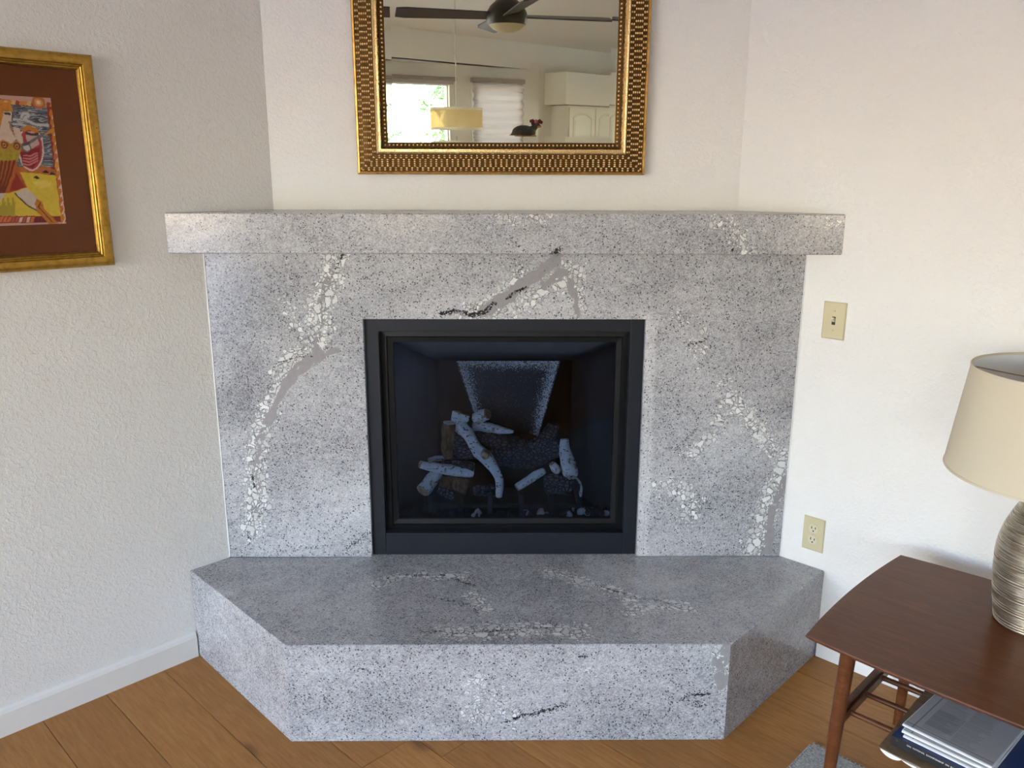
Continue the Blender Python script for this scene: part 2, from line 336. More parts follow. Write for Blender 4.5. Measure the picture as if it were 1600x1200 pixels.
M = dict(wall=m_wall(), ceil=m_plain('ceiling_paint', (.84, .82, .78), .7, spec=.2, var=.02, bump=.2, bs=90), trim=m_plain('trim_paint', (.80, .78, .73), .38, var=.02),
         granite=m_granite(), oak=m_oak(), walnut=m_walnut(), black=m_plain('black_metal', (.0075, .0095, .015), .45, spec=.35, var=.15),
         black2=m_plain('black_bezel', (.003, .0035, .0045), .4, spec=.3, var=.1), liner=m_plain('firebox_liner', (.0065, .0098, .0135), .38, spec=.4, var=.25, scale=9),
         iron=m_plain('grate_iron', (.014, .016, .02), .6, spec=.3, var=.2), speck=m_speck(), birch=m_birch(), char=m_char(), split=m_brownbark(), cut=m_cut(),
         ember=m_plain('ember_rock', (.03, .03, .035), .8, spec=.2, var=.6, scale=120, bump=.9, bs=160), ash=m_plain('pale_rock', (.40, .40, .40), .85, spec=.2, var=.3, scale=90, bump=.8, bs=120),
         gold=m_gold('antique_gold', (.52, .30, .085, 1), (.30, .155, .035, 1), .34), goldhi=m_gold('bright_gold', (.95, .72, .38, 1), (.80, .54, .22, 1), .24),
         goldlow=m_gold('dark_gold', (.10, .05, .012, 1), (.06, .028, .007, 1), .45), goldpic=m_gold('picture_gold', (.50, .29, .055, 1), (.32, .17, .025, 1), .30),
         mirror=m_mirror(), glass=m_glass('clear_glass'), fireglass=m_glass('fireplace_glass', (.60, .66, .75, 1), .5), picglass=m_glass('picture_glass', (.97, .97, .97, 1), .35),
         matb=m_plain('brown_mat_board', srgb(116, 58, 8), .8, spec=.2, var=.04), ink=m_print('printed_art'), news=m_print('newsprint', .9),
         almond=m_plain('almond_plastic', srgb(199, 189, 152), .35, var=.01), almondhi=m_plain('ivory_plastic', srgb(206, 200, 172), .35, var=.01), slot=m_plain('dark_slot', (.02, .018, .015), .6),
         screw=m_plain('painted_screw', srgb(190, 182, 150), .3, .3), lampmetal=m_lampmetal(), shade=m_fabric('cream_lamp_fabric', srgb(226, 215, 190), .22), shadein=m_plain('white_shade_liner', (.78, .77, .74), .8, spec=.1, var=.02),
         brass=m_plain('dull_brass', (.45, .36, .2), .35, .9), bulb=m_plain('frosted_bulb', (.85, .84, .8), .4), rug=m_rug(), paper=m_plain('page_white', (.80, .80, .80), .8, spec=.15, var=.03),
         blue=m_plain('blue_cover', srgb(38, 62, 112), .35, var=.15, scale=25), blackcov=m_plain('black_cover', (.018, .018, .02), .4, var=.3, scale=30), mott=m_plain('mottled_cover', srgb(122, 100, 74), .5, var=.5, scale=60), teal=m_plain('teal_cover', srgb(20, 56, 66), .4, var=.2, scale=30),
         white=m_plain('white_ink', (.85, .85, .85), .7, var=.01), cab=m_plain('cabinet_paint', (.78, .77, .71), .42, var=.02), fan=m_plain('dark_bronze', (.035, .03, .026), .35, .6, var=.1), blade=m_plain('charcoal_blade', (.04, .04, .045), .4, var=.1),
         bowl=m_fabric('frosted_glass_bowl', (.74, .68, .50, 1), .3), pend=m_sheer(), band=m_plain('pendant_trim_band', (.86, .84, .74), .6), cord=m_plain('pendant_cord', (.62, .60, .54), .5), chrome=m_plain('brushed_nickel', (.6, .58, .55), .3, .9),
         shadefab=m_fabric('window_shade_fabric', (.60, .55, .54, 1), .16), valance=m_plain('shade_valance', (.36, .32, .30), .6), leaf=m_leaf(), bark=m_plain('tree_bark', (.16, .12, .09), .9, var=.4), dirt=m_plain('patio_concrete', (.62, .59, .53), .85, var=.1, scale=3),
         fur=m_plain('dark_glazed_fur', (.03, .027, .028), .5, var=.6, scale=60), tan=m_plain('tan_glaze', (.42, .19, .07), .5, var=.3, scale=60), maroon=m_plain('maroon_ribbon', (.09, .012, .02), .6, var=.3, scale=80), pink=m_plain('pink_ribbon', (.42, .11, .17), .6, var=.3, scale=80), caulk=m_plain('white_caulk', (.82, .82, .82), .5, var=.01))
GRT = M['granite']

# ------------------------------------------------------------------ the setting
AL, AR, DW = .9285, .9406, .1776        # left wall x - y = -AL, right wall x + y = AR, chimney wall y = DW
aLw, bRw, bFar, aKit = -AL * S2, AR * S2, -5.49, 8.5
RZ = math.radians(-45)                   # local x -> a, local y -> b
H_TOP = 3.95
def room(name, bm, mat, smooth=False):   # meshes written in (a, b, z)
    o = obj(name, bm, mat, None, smooth); o.rotation_euler = (0, 0, RZ); o['kind'] = 'structure'; return o
T = .14
cornerL_b = (-AL + DW + DW) * S2         # where the left wall meets the chimney wall
LB0, LB1, LZ0, LZ1 = -4.45, -3.55, 1.30, 2.50  # opening of the added, unseen window in the left wall
bm = B(); box(bm, aLw - T, aLw, bFar - T, LB0, -.05, H_TOP); box(bm, aLw - T, aLw, LB1, cornerL_b + .3, -.05, H_TOP); box(bm, aLw - T, aLw, LB0, LB1, -.05, LZ0); box(bm, aLw - T, aLw, LB0, LB1, LZ1, H_TOP); room('wall_left', bm, M['wall'])
cornerR_a = (AR - DW - DW) * S2
bm = B(); box(bm, cornerR_a - .3, aKit + T, bRw, bRw + T, -.05, H_TOP); room('wall_right', bm, M['wall'])
bm = B()
xl, xr = -AL + DW - .02, AR - DW + .02
box(bm, xl, xr, DW, DW + T, 1.17, H_TOP); box(bm, xl - .0, -.47, DW, DW + T, -.05, 1.17); box(bm, .47, xr, DW, DW + T, -.05, 1.17); box(bm, -.47, .47, DW, DW + T, -.05, .30)
o = obj('wall_back', bm, M['wall']); o['kind'] = 'structure'
NA0, NA1, NZ = 3.54, 5.98, 2.52
bm = B()
DA0, DA1, DZ = -.62, 2.05, 2.15
box(bm, aLw - T, DA0, bFar - T, bFar, -.05, H_TOP); box(bm, DA0, DA1, bFar - T, bFar, DZ, H_TOP); box(bm, DA1, NA0, bFar - T, bFar, -.05, H_TOP)
box(bm, NA0, NA1, bFar - T, bFar, NZ, H_TOP); box(bm, NA1, aKit + T, bFar - T, bFar, -.05, H_TOP)
room('wall_far', bm, M['wall'])
bm = B()
KB0, KB1 = -3.2, -1.8
box(bm, aKit, aKit + T, bFar, KB0, -.05, H_TOP); box(bm, aKit, aKit + T, KB1, bRw, -.05, H_TOP); box(bm, aKit, aKit + T, KB0, KB1, -.05, .9); box(bm, aKit, aKit + T, KB0, KB1, 2.2, H_TOP)
room('wall_kitchen', bm, M['wall'])
# bay: slanted window wall behind the header
P1 = Vector((-1.2829, -7.1076, 0)); WD = Vector((.8515, -.5243, 0)); WN = Vector((-.5243, -.8515, 0))   # along the wall, outwards
WR = math.atan2(WD.y, WD.x)
def bay(name, bm, mat, smooth=False, parent=None):
    o = obj(name, bm, mat, parent, smooth)
    if parent is None: o.location = P1; o.rotation_euler = (0, 0, WR)
    return o
bm = B()                                                              # local x along the wall, local -y outwards
for x0, x1, z0, z1 in ((-.62, -.42, -.05, 2.6), (-.42, .80, -.05, .75), (-.42, .80, 2.345, 2.6), (.80, 1.05, -.05, 2.6), (1.05, 1.785, -.05, .75), (1.05, 1.785, 2.36, 2.6), (1.785, 2.03, -.05, 2.6)):
    box(bm, x0, x1, -.12, 0, z0, z1)
o = bay('wall_bay', bm, M['wall']); o['kind'] = 'structure'
bL = P1 + WD * -.62; aN = (bL.x - bL.y) * S2; bN = (bL.x + bL.y) * S2
bm = B(); box(bm, NA0 - .1, NA0, bN - .05, bFar - T, -.05, NZ + .1); room('wall_bay_side', bm, M['wall'])
bm = B(); prism(bm, [(NA0 - .1, bFar - .02), (NA1 + .05, bFar - .02), (NA1 + .05, bFar - .3), (NA0 - .1, bN - .3)], NZ, NZ + .08); room('ceiling_bay', bm, M['ceil'])
# sloped ceiling
cz = lambda b: 2.82 + .12 * (b - bFar)
bm = B(); a0, a1 = aLw - T, aKit + T
hexa(bm, [(a0, bFar - T, cz(bFar - T)), (a1, bFar - T, cz(bFar - T)), (a1, bRw + T, cz(bRw + T)), (a0, bRw + T, cz(bRw + T)), (a0, bFar - T, 4.1), (a1, bFar - T, 4.1), (a1, bRw + T, 4.1), (a0, bRw + T, 4.1)])
room('ceiling', bm, M['ceil'])
# floor: one slab and its oak planks
bm = B(); prism(bm, [(aLw - T, bFar - T), (aKit + T, bFar - T), (aKit + T, bRw + T), (aLw - T, bRw + T)], -.10, -.014); fl = room('floor', bm, M['slot'])
PW = .18; row0 = -.916 - PW * 26; k = 0
while row0 + PW * k < bRw:
    b0 = max(row0 + PW * k, bFar); b1 = min(row0 + PW * (k + 1), bRw); k += 1
    if b1 - b0 < .02: continue
    a = aLw - random.random() * 1.5
    while a < aKit:
        L_ = random.choice((1.5, 1.8, 2.1, 2.1)); s, e = max(a, aLw), min(a + L_, aKit); a += L_
        if e - s < .05: continue
        bm = B(); box(bm, -(e - s) / 2 + .0006, (e - s) / 2 - .0006, -(b1 - b0) / 2 + .0006, (b1 - b0) / 2 - .0006, -.014, 0, .0012, 1)
        p = obj('plank', bm, M['oak'], fl); p.location = ((s + e) / 2, (b0 + b1) / 2, 0)
bm = B()
pl = [P1 + WD * -.62, P1 + WD * 2.05]
pa = [((q.x - q.y) * S2, (q.x + q.y) * S2) for q in pl]
prism(bm, [(NA0, bFar), (NA1 + .05, bFar), pa[1], pa[0]], -.1, 0); room('floor_bay', bm, M['oak'])
# baseboards
def baseboard(name, poly_fn, a0, a1):
    bm = B(); prof = [(0, 0), (.014, 0), (.014, .070), (.010, .080), (.004, .086), (0, .088)]
    v0 = [bm.verts.new(poly_fn(a0, d, z)) for d, z in prof]; v1 = [bm.verts.new(poly_fn(a1, d, z)) for d, z in prof]
    bm.faces.new(v0); bm.faces.new(v1)
    for i in range(6): bm.faces.new((v0[i], v0[(i + 1) % 6], v1[(i + 1) % 6], v1[i]))
    return room(name, bm, M['trim'])
baseboard('baseboard_left', lambda t, d, z: (aLw + d, t, z), bFar, (-1.0266 - .0981) * S2 - .004)
baseboard('baseboard_right', lambda t, d, z: (t, bRw - d, z), (1.05 + .1094) * S2 + .004, aKit)
baseboard('baseboard_far', lambda t, d, z: (t, bFar + d, z), DA1 + .08, NA0)
# outside
bm = B(); box(bm, -22, 22, -26, 12, -.5, -.16); o = obj('ground', bm, M['dirt']); o['kind'] = 'structure'

# windows and glass door
def window(name, x0, x1, z0, z1, place, rows=()):
    fr = B(); frame_sweep(fr, x1 - x0, z1 - z0, [(0, -.10), (0, .012), (.05, .012), (.05, -.035), (.058, -.035), (.058, -.10)], x0, z0)
    o = obj(name, fr, M['trim']); o['kind'] = 'structure'; place(o)
    gm = B(); box(gm, x0 + .055, x1 - .055, .06, .066, z0 + .055, z1 - .055); obj('pane', gm, M['glass'], o)
    sl = B(); box(sl, x0 - .02, x1 + .02, -.05, .0, z0 - .03, z0, .004); obj('window_sill', sl, M['trim'], o)
    for q in rows:
        mm = B(); box(mm, q - .025, q + .025, .03, .09, z0 + .05, z1 - .05); obj('mullion', mm, M['trim'], o)
    return o
def pbay(o): o.location = P1; o.rotation_euler = (0, 0, WR + math.pi)     # local -y faces the room
window('window_1', -.80, .42, .75, 2.345, pbay)
window('window_2', -1.785, -1.05, .75, 2.36, pbay)
def pfar(o): o.location = W(0, bFar, 0); o.rotation_euler = (0, 0, RZ + math.pi)
window('door_1', -DA1, -DA0, -.01, DZ, pfar, (-(DA0 + DA1) / 2,))
def pkit(o): o.location = W(aKit, 0, 0); o.rotation_euler = (0, 0, RZ - math.pi / 2)
window('window_3', KB0, KB1, .9, 2.2, lambda o: (setattr(o, 'location', W(aKit, 0, 0)), setattr(o, 'rotation_euler', (0, 0, RZ - math.pi / 2))), (-2.5,))

window('window_added', -LB1, -LB0, LZ0, LZ1, lambda o: (setattr(o, 'location', W(aLw, 0, 0)), setattr(o, 'rotation_euler', (0, 0, RZ + math.pi / 2))), ())  # unseen window added to throw more daylight on the hearth top

# ------------------------------------------------------------------ granite
def seg_d(P, pts):
    """distance of the points P (n,2) to a polyline"""
    d = np.full(len(P), 1e9)
    for A_, B_ in zip(pts, pts[1:]):
        A_ = np.array(A_, float); ab = np.array(B_, float) - A_; t = np.clip(((P - A_) @ ab) / max(ab @ ab, 1e-12), 0, 1)
        d = np.minimum(d, np.linalg.norm(P - A_ - t[:, None] * ab, axis=1))
    return d
def wob(P, s, amp, seed):
    return np.array([noise.noise((p[0] * s + seed, p[1] * s, seed * 1.7)) for p in P]) * amp
VEINS = {}
def vein(surf, ch, pts, w, strength=1.0):
    un_ = dict(face=lambda x, y: unY(x, y, 0), mantel=lambda x, y: unY(x, y, -.077), top=lambda x, y: unZ(x, y, .3051), front=lambda x, y: unY(x, y, -.5452))[surf]
    q = [un_(*p) for p in pts]; q = [(v.x, v.y) if surf == 'top' else (v.x, v.z) for v in q]
    VEINS.setdefault(surf, []).append((ch, q, w * .00205, strength))
f_ = 'face'
vein(f_, 0, [(524, 398), (514, 440), (502, 470), (500, 500), (494, 535)], 21, 1.0); vein(f_, 0, [(494, 535), (470, 560), (442, 585), (430, 620), (408, 670)], 17, .72)
vein(f_, 0, [(408, 670), (396, 715), (402, 745), (402, 790), (392, 825)], 19, .95); vein(f_, 0, [(440, 470), (470, 520)], 12, .4); vein(f_, 0, [(432, 582), (450, 556), (470, 548)], 10, .8)
vein(f_, 1, [(528, 398), (512, 440), (500, 468), (505, 500), (492, 548)], 6, .85); vein(f_, 1, [(526, 547), (500, 555)], 6, .75); vein(f_, 1, [(500, 555), (470, 572), (447, 600)], 11, 1.0); vein(f_, 1, [(447, 600), (424, 645), (402, 692)], 8, .95)
vein(f_, 1, [(405, 700), (398, 745), (406, 770)], 6, .8)
vein(f_, 2, [(434, 572), (452, 560), (490, 556)], 3, .7); vein(f_, 2, [(394, 742), (397, 760)], 5, .8); vein(f_, 2, [(388, 830), (391, 850)], 3, .8); vein(f_, 2, [(536, 398), (524, 420)], 4, .7)
vein(f_, 1, [(872, 398), (848, 425), (822, 440), (796, 464), (756, 486)], 10, 1.0); vein(f_, 1, [(876, 430), (850, 445)], 10, .8)
vein(f_, 0, [(905, 425), (862, 446), (830, 470), (780, 488), (735, 492)], 15, .75); vein(f_, 0, [(815, 418), (800, 440), (770, 470), (730, 480)], 9, .6)
vein(f_, 2, [(690, 489), (715, 486), (740, 493), (760, 486), (772, 474)], 5, 1.0); vein(f_, 2, [(735, 475), (748, 492)], 4, .7); vein(f_, 2, [(792, 466), (806, 456), (822, 450)], 4, .9); vein(f_, 2, [(800, 440), (815, 415)], 3, .6); vein(f_, 2, [(850, 425), (872, 398)], 3, .6)
vein(f_, 1, [(886, 425), (897, 460), (905, 492)], 7, .8); vein(f_, 0, [(880, 410), (900, 445), (912, 485)], 9, .55); vein(f_, 2, [(904, 462), (914, 474)], 3, .6)
vein(f_, 3, [(660, 490), (740, 478), (820, 490), (900, 480)], 32, .55)
vein(f_, 0, [(1132, 606), (1150, 630), (1180, 670), (1205, 700), (1235, 715)], 17, .72); vein(f_, 0, [(1128, 620), (1118, 680), (1090, 705), (1070, 712)], 13, .6); vein(f_, 0, [(1030, 760), (1060, 765), (1082, 785), (1072, 812)], 18, .62)
vein(f_, 0, [(1225, 725), (1208, 770), (1190, 815), (1172, 862)], 19, .85); vein(f_, 1, [(1228, 745), (1206, 800), (1200, 860)], 9, .9); vein(f_, 0, [(1060, 490), (1095, 520), (1085, 560)], 16, .3)
vein(f_, 2, [(1076, 538), (1096, 534)], 4, .7); vein(f_, 2, [(1094, 645), (1086, 672), (1052, 705)], 4, .55); vein(f_, 2, [(1035, 520), (1068, 500)], 6, .35)
vein(f_, 2, [(540, 858), (580, 832)], 5, .6); vein(f_, 2, [(500, 840), (578, 778)], 3, .4); vein(f_, 2, [(430, 862), (520, 852)], 3, .3); vein(f_, 3, [(420, 850), (575, 770)], 40, .35); vein(f_, 2, [(560, 440), (600, 425)], 3, .35); vein(f_, 3, [(560, 430), (680, 420)], 26, .35)
vein(f_, 3, [(1015, 500), (1012, 700), (1003, 866)], 8, 1.0); vein(f_, 3, [(1180, 420), (1240, 600)], 50, -.35); vein(f_, 3, [(380, 480), (370, 640)], 50, -.35); vein(f_, 3, [(1110, 800), (1180, 760)], 40, -.3); vein(f_, 3, [(430, 520), (480, 480)], 40, .2)
m_ = 'mantel'
vein(m_, 0, [(1128, 342), (1150, 362), (1166, 385)], 16, .6); vein(m_, 2, [(1122, 345), (1142, 372), (1146, 396)], 3, .8); vein(m_, 0, [(780, 343), (860, 342)], 9, .6); vein(m_, 2, [(762, 338), (782, 362), (800, 372)], 3, .7); vein(m_, 2, [(796, 372), (820, 392)], 3, .8)
vein(m_, 2, [(862, 398), (876, 388)], 5, .9); vein(m_, 2, [(404, 345), (408, 392)], 3, .45); vein(m_, 2, [(468, 348), (494, 396)], 3, .45); vein(m_, 0, [(1292, 350), (1306, 348)], 8, .4); vein(m_, 2, [(1296, 360), (1314, 378)], 3, .6); vein(m_, 3, [(300, 340), (600, 390)], 30, .1)
t_ = 'top'
vein(t_, 0, [(588, 912), (622, 904), (660, 900), (720, 902)], 16, 0.90); vein(t_, 2, [(588, 916), (610, 900), (690, 898), (740, 915)], 5, 0.75); vein(t_, 0, [(700, 988), (760, 984), (830, 984), (900, 986)], 20, 0.90); vein(t_, 2, [(658, 985), (720, 990), (880, 978)], 6, 0.70)
vein(t_, 0, [(860, 895), (905, 908), (950, 920), (985, 935)], 17, 0.90); vein(t_, 0, [(990, 955), (1030, 945), (1075, 948)], 16, 0.85); vein(t_, 2, [(930, 914), (990, 932), (1060, 944)], 5, 0.70); vein(t_, 2, [(660, 930), (735, 945), (750, 960)], 5, 0.65); vein(t_, 0, [(735, 930), (760, 955)], 14, 0.70); vein(t_, 3, [(340, 930), (430, 915)], 30, .3)
q_ = 'front'
vein(q_, 0, [(745, 1070), (765, 1085), (750, 1110)], 20, .55); vein(q_, 0, [(790, 1112), (805, 1118)], 18, .5); vein(q_, 0, [(1130, 1015), (1126, 1050), (1132, 1075)], 12, .85); vein(q_, 1, [(1132, 1015), (1120, 1045), (1134, 1070)], 11, .8); vein(q_, 0, [(921, 1050), (922, 1051)], 8, 1.0)
vein(q_, 2, [(790, 1130), (815, 1118), (850, 1112), (885, 1100)], 4, .9); vein(q_, 2, [(1068, 1090), (1085, 1086), (1108, 1086)], 4, .8); vein(q_, 2, [(1085, 1095), (1100, 1104)], 4, .8); vein(q_, 2, [(905, 1026), (926, 1028)], 4, .8); vein(q_, 2, [(560, 1043), (595, 1058)], 3, .7); vein(q_, 2, [(760, 1062), (785, 1090)], 12, .2)
def granite(name, bm, parent, surf, step=.011, axes='xz'):
    bmesh.ops.recalc_face_normals(bm, faces=bm.faces[:])
    cs = [v.co.copy() for v in bm.verts]
    for ax in axes:
        i = 'xyz'.index(ax); lo, hi = min(c[i] for c in cs), max(c[i] for c in cs); nn = max(1, int((hi - lo) / step)); nv = Vector((0, 0, 0)); nv[i] = 1
        for k_ in range(1, nn):
            p = Vector((0, 0, 0)); p[i] = lo + (hi - lo) * k_ / nn
            bmesh.ops.bisect_plane(bm, geom=bm.verts[:] + bm.edges[:] + bm.faces[:], plane_co=p, plane_no=nv)
    me = bpy.data.meshes.new(name); bm.to_mesh(me); bm.free()
    n_ = len(me.vertices); co = np.empty(n_ * 3); me.vertices.foreach_get('co', co); co = co.reshape(-1, 3)
    if parent is not None: co = co + np.array(parent.location)
    P = co[:, [0, 1]] if surf == 'top' else co[:, [0, 2]]
    C_ = np.zeros((n_, 4)); C_[:, 3] = .5
    if surf in VEINS:
        w1, w2 = wob(P, 22, .012, 3.3), wob(P, 60, .006, 8.1)
        for ch, pts, w, s in VEINS[surf]:
            d = seg_d(P, pts) + (w1 + w2) * (1.0 if ch != 2 else .35) * min(1, w / .03)
            f = np.clip(1.35 - d / w, 0, 1) if ch != 3 else np.clip(1.4 - d / w, 0, 1)
            if ch == 3: C_[:, 3] += f * s * .6
            else: C_[:, ch] = np.maximum(C_[:, ch], f * s)
    at = me.attributes.new('vein', 'FLOAT_COLOR', 'POINT'); at.data.foreach_set('color', np.clip(C_, 0, 1).astype(np.float32).ravel())
    return link(name, me, GRT, parent)
ZH, FD = .3051, .5452
# hearth
hea = thing('hearth', 'raised grey granite hearth bench with slanted ends below the fireplace', 'hearth', (0, -.25, 0))
HC = (-.6044, .6252)
out = [(-1.0256, -.0981), (HC[0], -FD), (HC[1], -FD), (1.0490, -.1094)]; ins = .03
def off_in(poly, d):
    r = []
    for i in range(len(poly)):
        p = Vector(poly[i])
        e0 = (p - Vector(poly[i - 1])).normalized() if i else None; e1 = (Vector(poly[i + 1]) - p).normalized() if i < len(poly) - 1 else None
        n0 = Vector((-e0.y, e0.x)) if e0 else Vector((-e1.y, e1.x)); n1 = Vector((-e1.y, e1.x)) if e1 else n0
        h = (n0 + n1).normalized(); r.append(p + h * d / max(.3, h.dot(n0)))
    return [tuple(q) for q in r]
inn = off_in(out, ins)
back = [(AR - .001, -.001), (.452, -.001), (.452, .05), (-.452, .05), (-.452, -.001), (-AL + .001, -.001)]
hy = .25
sh = lambda L_: [(p[0], p[1] + hy) for p in L_]
CH = .003; chm = off_in(out, CH)
bm = B(); prism(bm, sh(inn + back), ZH - ins + .0006, ZH, sh(off_in(out, CH + .0002) + back))
granite('top_slab', bm, hea, 'top', .014, 'xy')
for i, nm in ((0, 'side_panel'), (1, 'front_panel'), (2, 'side_panel')):
    p, q, p2, q2 = out[i], out[i + 1], inn[i], inn[i + 1]
    c0, c1 = chm[i], chm[i + 1]; bm = B(); sec = []
    for (o_, m_i, n_i) in ((p, c0, p2), (q, c1, q2)): sec.append([bm.verts.new(t_) for t_ in ((o_[0], o_[1] + hy, .001), (o_[0], o_[1] + hy, ZH - CH), (m_i[0], m_i[1] + hy, ZH), (n_i[0], n_i[1] + hy, ZH - ins), (n_i[0], n_i[1] + hy, .001))])
    bm.faces.new(sec[0]); bm.faces.new(sec[1])
    for k in range(5): bm.faces.new((sec[0][k], sec[0][(k + 1) % 5], sec[1][(k + 1) % 5], sec[1][k]))
    granite(nm, bm, hea, 'front' if i == 1 else 'none', .012, 'xz')
# surround
sur = thing('fireplace_surround', 'grey veined granite slab cladding around the black fireplace opening', 'surround', (0, 0, ZH))
ZM0, ZM1 = 1.3294, 1.4493
def slab(name, x0, x1, z0, z1, surf=f_):
    bm = B(); box(bm, x0, x1, 0, .03, z0 - ZH, z1 - ZH); return granite(name, bm, sur, surf, .008)
FX0, FX1, FZ1 = -.4463, .4475, 1.1195
def lean(name, xb0, xt0, xb1, xt1, z0, z1):
    bm = B(); hexa(bm, [(xb0, 0, z0 - ZH), (xb1, 0, z0 - ZH), (xb1, .03, z0 - ZH), (xb0, .03, z0 - ZH), (xt0, 0, z1 - ZH), (xt1, 0, z1 - ZH), (xt1, .03, z1 - ZH), (xt0, .03, z1 - ZH)]); return granite(name, bm, sur, f_, .008)
slab('left_slab', -AL + .004, FX0 - .0003, ZH + .0008, ZM0 - .0008)
slab('header_slab', FX0 + .0003, .4708, FZ1, ZM0 - .0008)
slab('jamb_strip', FX1, .4708, ZH + .0008, FZ1 - .0006)
slab('right_slab', .4714, AR - .004, ZH + .0008, ZM0 - .0008)
for s_, x in ((-1, -AL + .0005), (1, AR - .0035)):
    bm = B(); box(bm, x, x + .003, -.002, .02, .001, ZM0 - ZH - .001); obj('caulk_bead', bm, M['caulk'], sur)
# mantel
man = thing('mantel_shelf', 'long grey granite mantel shelf above the fireplace', 'mantel', (0, .05, ZM0))
MD = -.077
bm = B(); prism(bm, [(-AL + MD + .0015, MD - .05), (AR - MD - .0015, MD - .05), (AR - DW - .001, DW - .051), (-AL + DW + .001, DW - .051)], 0, ZM1 - ZM0)
bmesh.ops.bevel(bm, geom=[e for e in bm.edges if all(v.co.y < MD - .04 for v in e.verts) and abs(e.verts[0].co.z - e.verts[1].co.z) < .01], offset=.0032, segments=1, affect='EDGES')
granite('slab', bm, man, m_, .011, 'xz')

# ------------------------------------------------------------------ fireplace insert
fp = thing('fireplace_insert', 'black gas fireplace with glass front set in the granite', 'fireplace', (0, .02, ZH))
def fbox(bm, x0, x1, y0, y1, z0, z1, bev=0.0): return box(bm, x0, x1, y0 - .02, y1 - .02, z0 - ZH, z1 - ZH, bev)
bm = B(); fbox(bm, FX0 + .001, -.401, .016, .05, ZH + .001, FZ1 - .001, .0012); fbox(bm, .403, FX1 - .001, .016, .05, ZH + .001, FZ1 - .001, .0012); fbox(bm, -.401, .403, .016, .05, 1.0765, FZ1 - .001, .0012)
obj('face_frame', bm, M['black'], fp)
bm = B(); fbox(bm, -.4005, .4025, .016, .05, ZH + .001, .384, .0012); obj('bottom_panel', bm, M['black'], fp)
bm = B(); frame_sweep(bm, .806, .696, [(0, -.05), (0, -.03), (.020, -.028), (.024, -.034), (.040, -.036), (.041, -.048)], -.402, .379 - ZH); o = obj('glass_frame', bm, M['black2'], fp)
bm = B(); fbox(bm, -.364, .365, .062, .066, .405, 1.036); obj('glass_pane', bm, M['fireglass'], fp)
# liner
yb, zb = .42, .894
def quad(bm, *p):
    v = [bm.verts.new((q[0], q[1] - .02, q[2] - ZH)) for q in p]; bm.faces.new(v)
def shell(name, pts, mat, th=.006):
    bm = B(); quad(bm, *pts); r = bmesh.ops.solidify(bm, geom=bm.faces[:], thickness=th); return obj(name, bm, mat, fp)
shell('side_liner', [(-.41, .05, .37), (-.243, yb + .01, .37), (-.243, yb + .01, .93), (-.41, .05, 1.08)], M['liner'])
shell('side_liner', [(.41, .05, .37), (.248, yb + .01, .37), (.248, yb + .01, .93), (.41, .05, 1.08)], M['liner'])
shell('back_liner', [(-.30, yb, .37), (.30, yb, .37), (.30, yb, .95), (-.30, yb, .95)], M['liner'])
shell('baffle', [(-.44, .05, 1.053), (.44, .05, 1.053), (.30, yb + .01, zb - .004), (-.30, yb + .01, zb - .004)], M['liner'])
shell('floor_liner', [(-.44, .05, .392), (.44, .05, .392), (.30, yb + .01, .392), (-.30, yb + .01, .392)], M['iron'])
# thin speckled sheet that paints a reflection onto the back liner
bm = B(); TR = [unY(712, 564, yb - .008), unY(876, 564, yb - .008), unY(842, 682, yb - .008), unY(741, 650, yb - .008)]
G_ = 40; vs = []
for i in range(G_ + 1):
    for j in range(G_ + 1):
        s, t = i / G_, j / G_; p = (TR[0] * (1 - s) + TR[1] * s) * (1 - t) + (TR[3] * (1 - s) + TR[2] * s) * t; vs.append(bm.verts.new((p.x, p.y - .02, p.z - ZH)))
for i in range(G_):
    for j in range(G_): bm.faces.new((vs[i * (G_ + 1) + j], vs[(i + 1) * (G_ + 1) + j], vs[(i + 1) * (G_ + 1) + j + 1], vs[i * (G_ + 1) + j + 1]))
o = obj('painted_reflection', bm, M['speck'], fp)
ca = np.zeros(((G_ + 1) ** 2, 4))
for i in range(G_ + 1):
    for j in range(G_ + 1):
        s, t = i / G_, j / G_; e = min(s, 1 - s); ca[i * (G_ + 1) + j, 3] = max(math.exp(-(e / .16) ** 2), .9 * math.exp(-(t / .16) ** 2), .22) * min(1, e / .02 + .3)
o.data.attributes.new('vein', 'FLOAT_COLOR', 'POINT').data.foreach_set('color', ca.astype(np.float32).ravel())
bm = B(); frame_sweep(bm, .12, .1, [(0, 0)], 0, 0) if False else None
bm = B(); fbox(bm, -.33, .34, .085, .12, .394, .412, .004); obj('burner_tray', bm, M['iron'], fp)
# grate
gt = B()
gz = .455
for x0, x1, y in ((-.27, .27, .135),): fbox(gt, x0, x1, y, y + .014, gz - .03, gz - .016, .002)
obj('grate_bar', gt, M['iron'], fp)
for x in (-.26, -.155, -.05, .06, .165, .265):
    b2 = B(); fbox(b2, x - .008, x + .008, .133, .147, .40, .475, .002); fbox(b2, x - .008, x + .008, .147, .33, gz - .03, gz - .014, .002); obj('grate_finger', b2, M['iron'], fp)

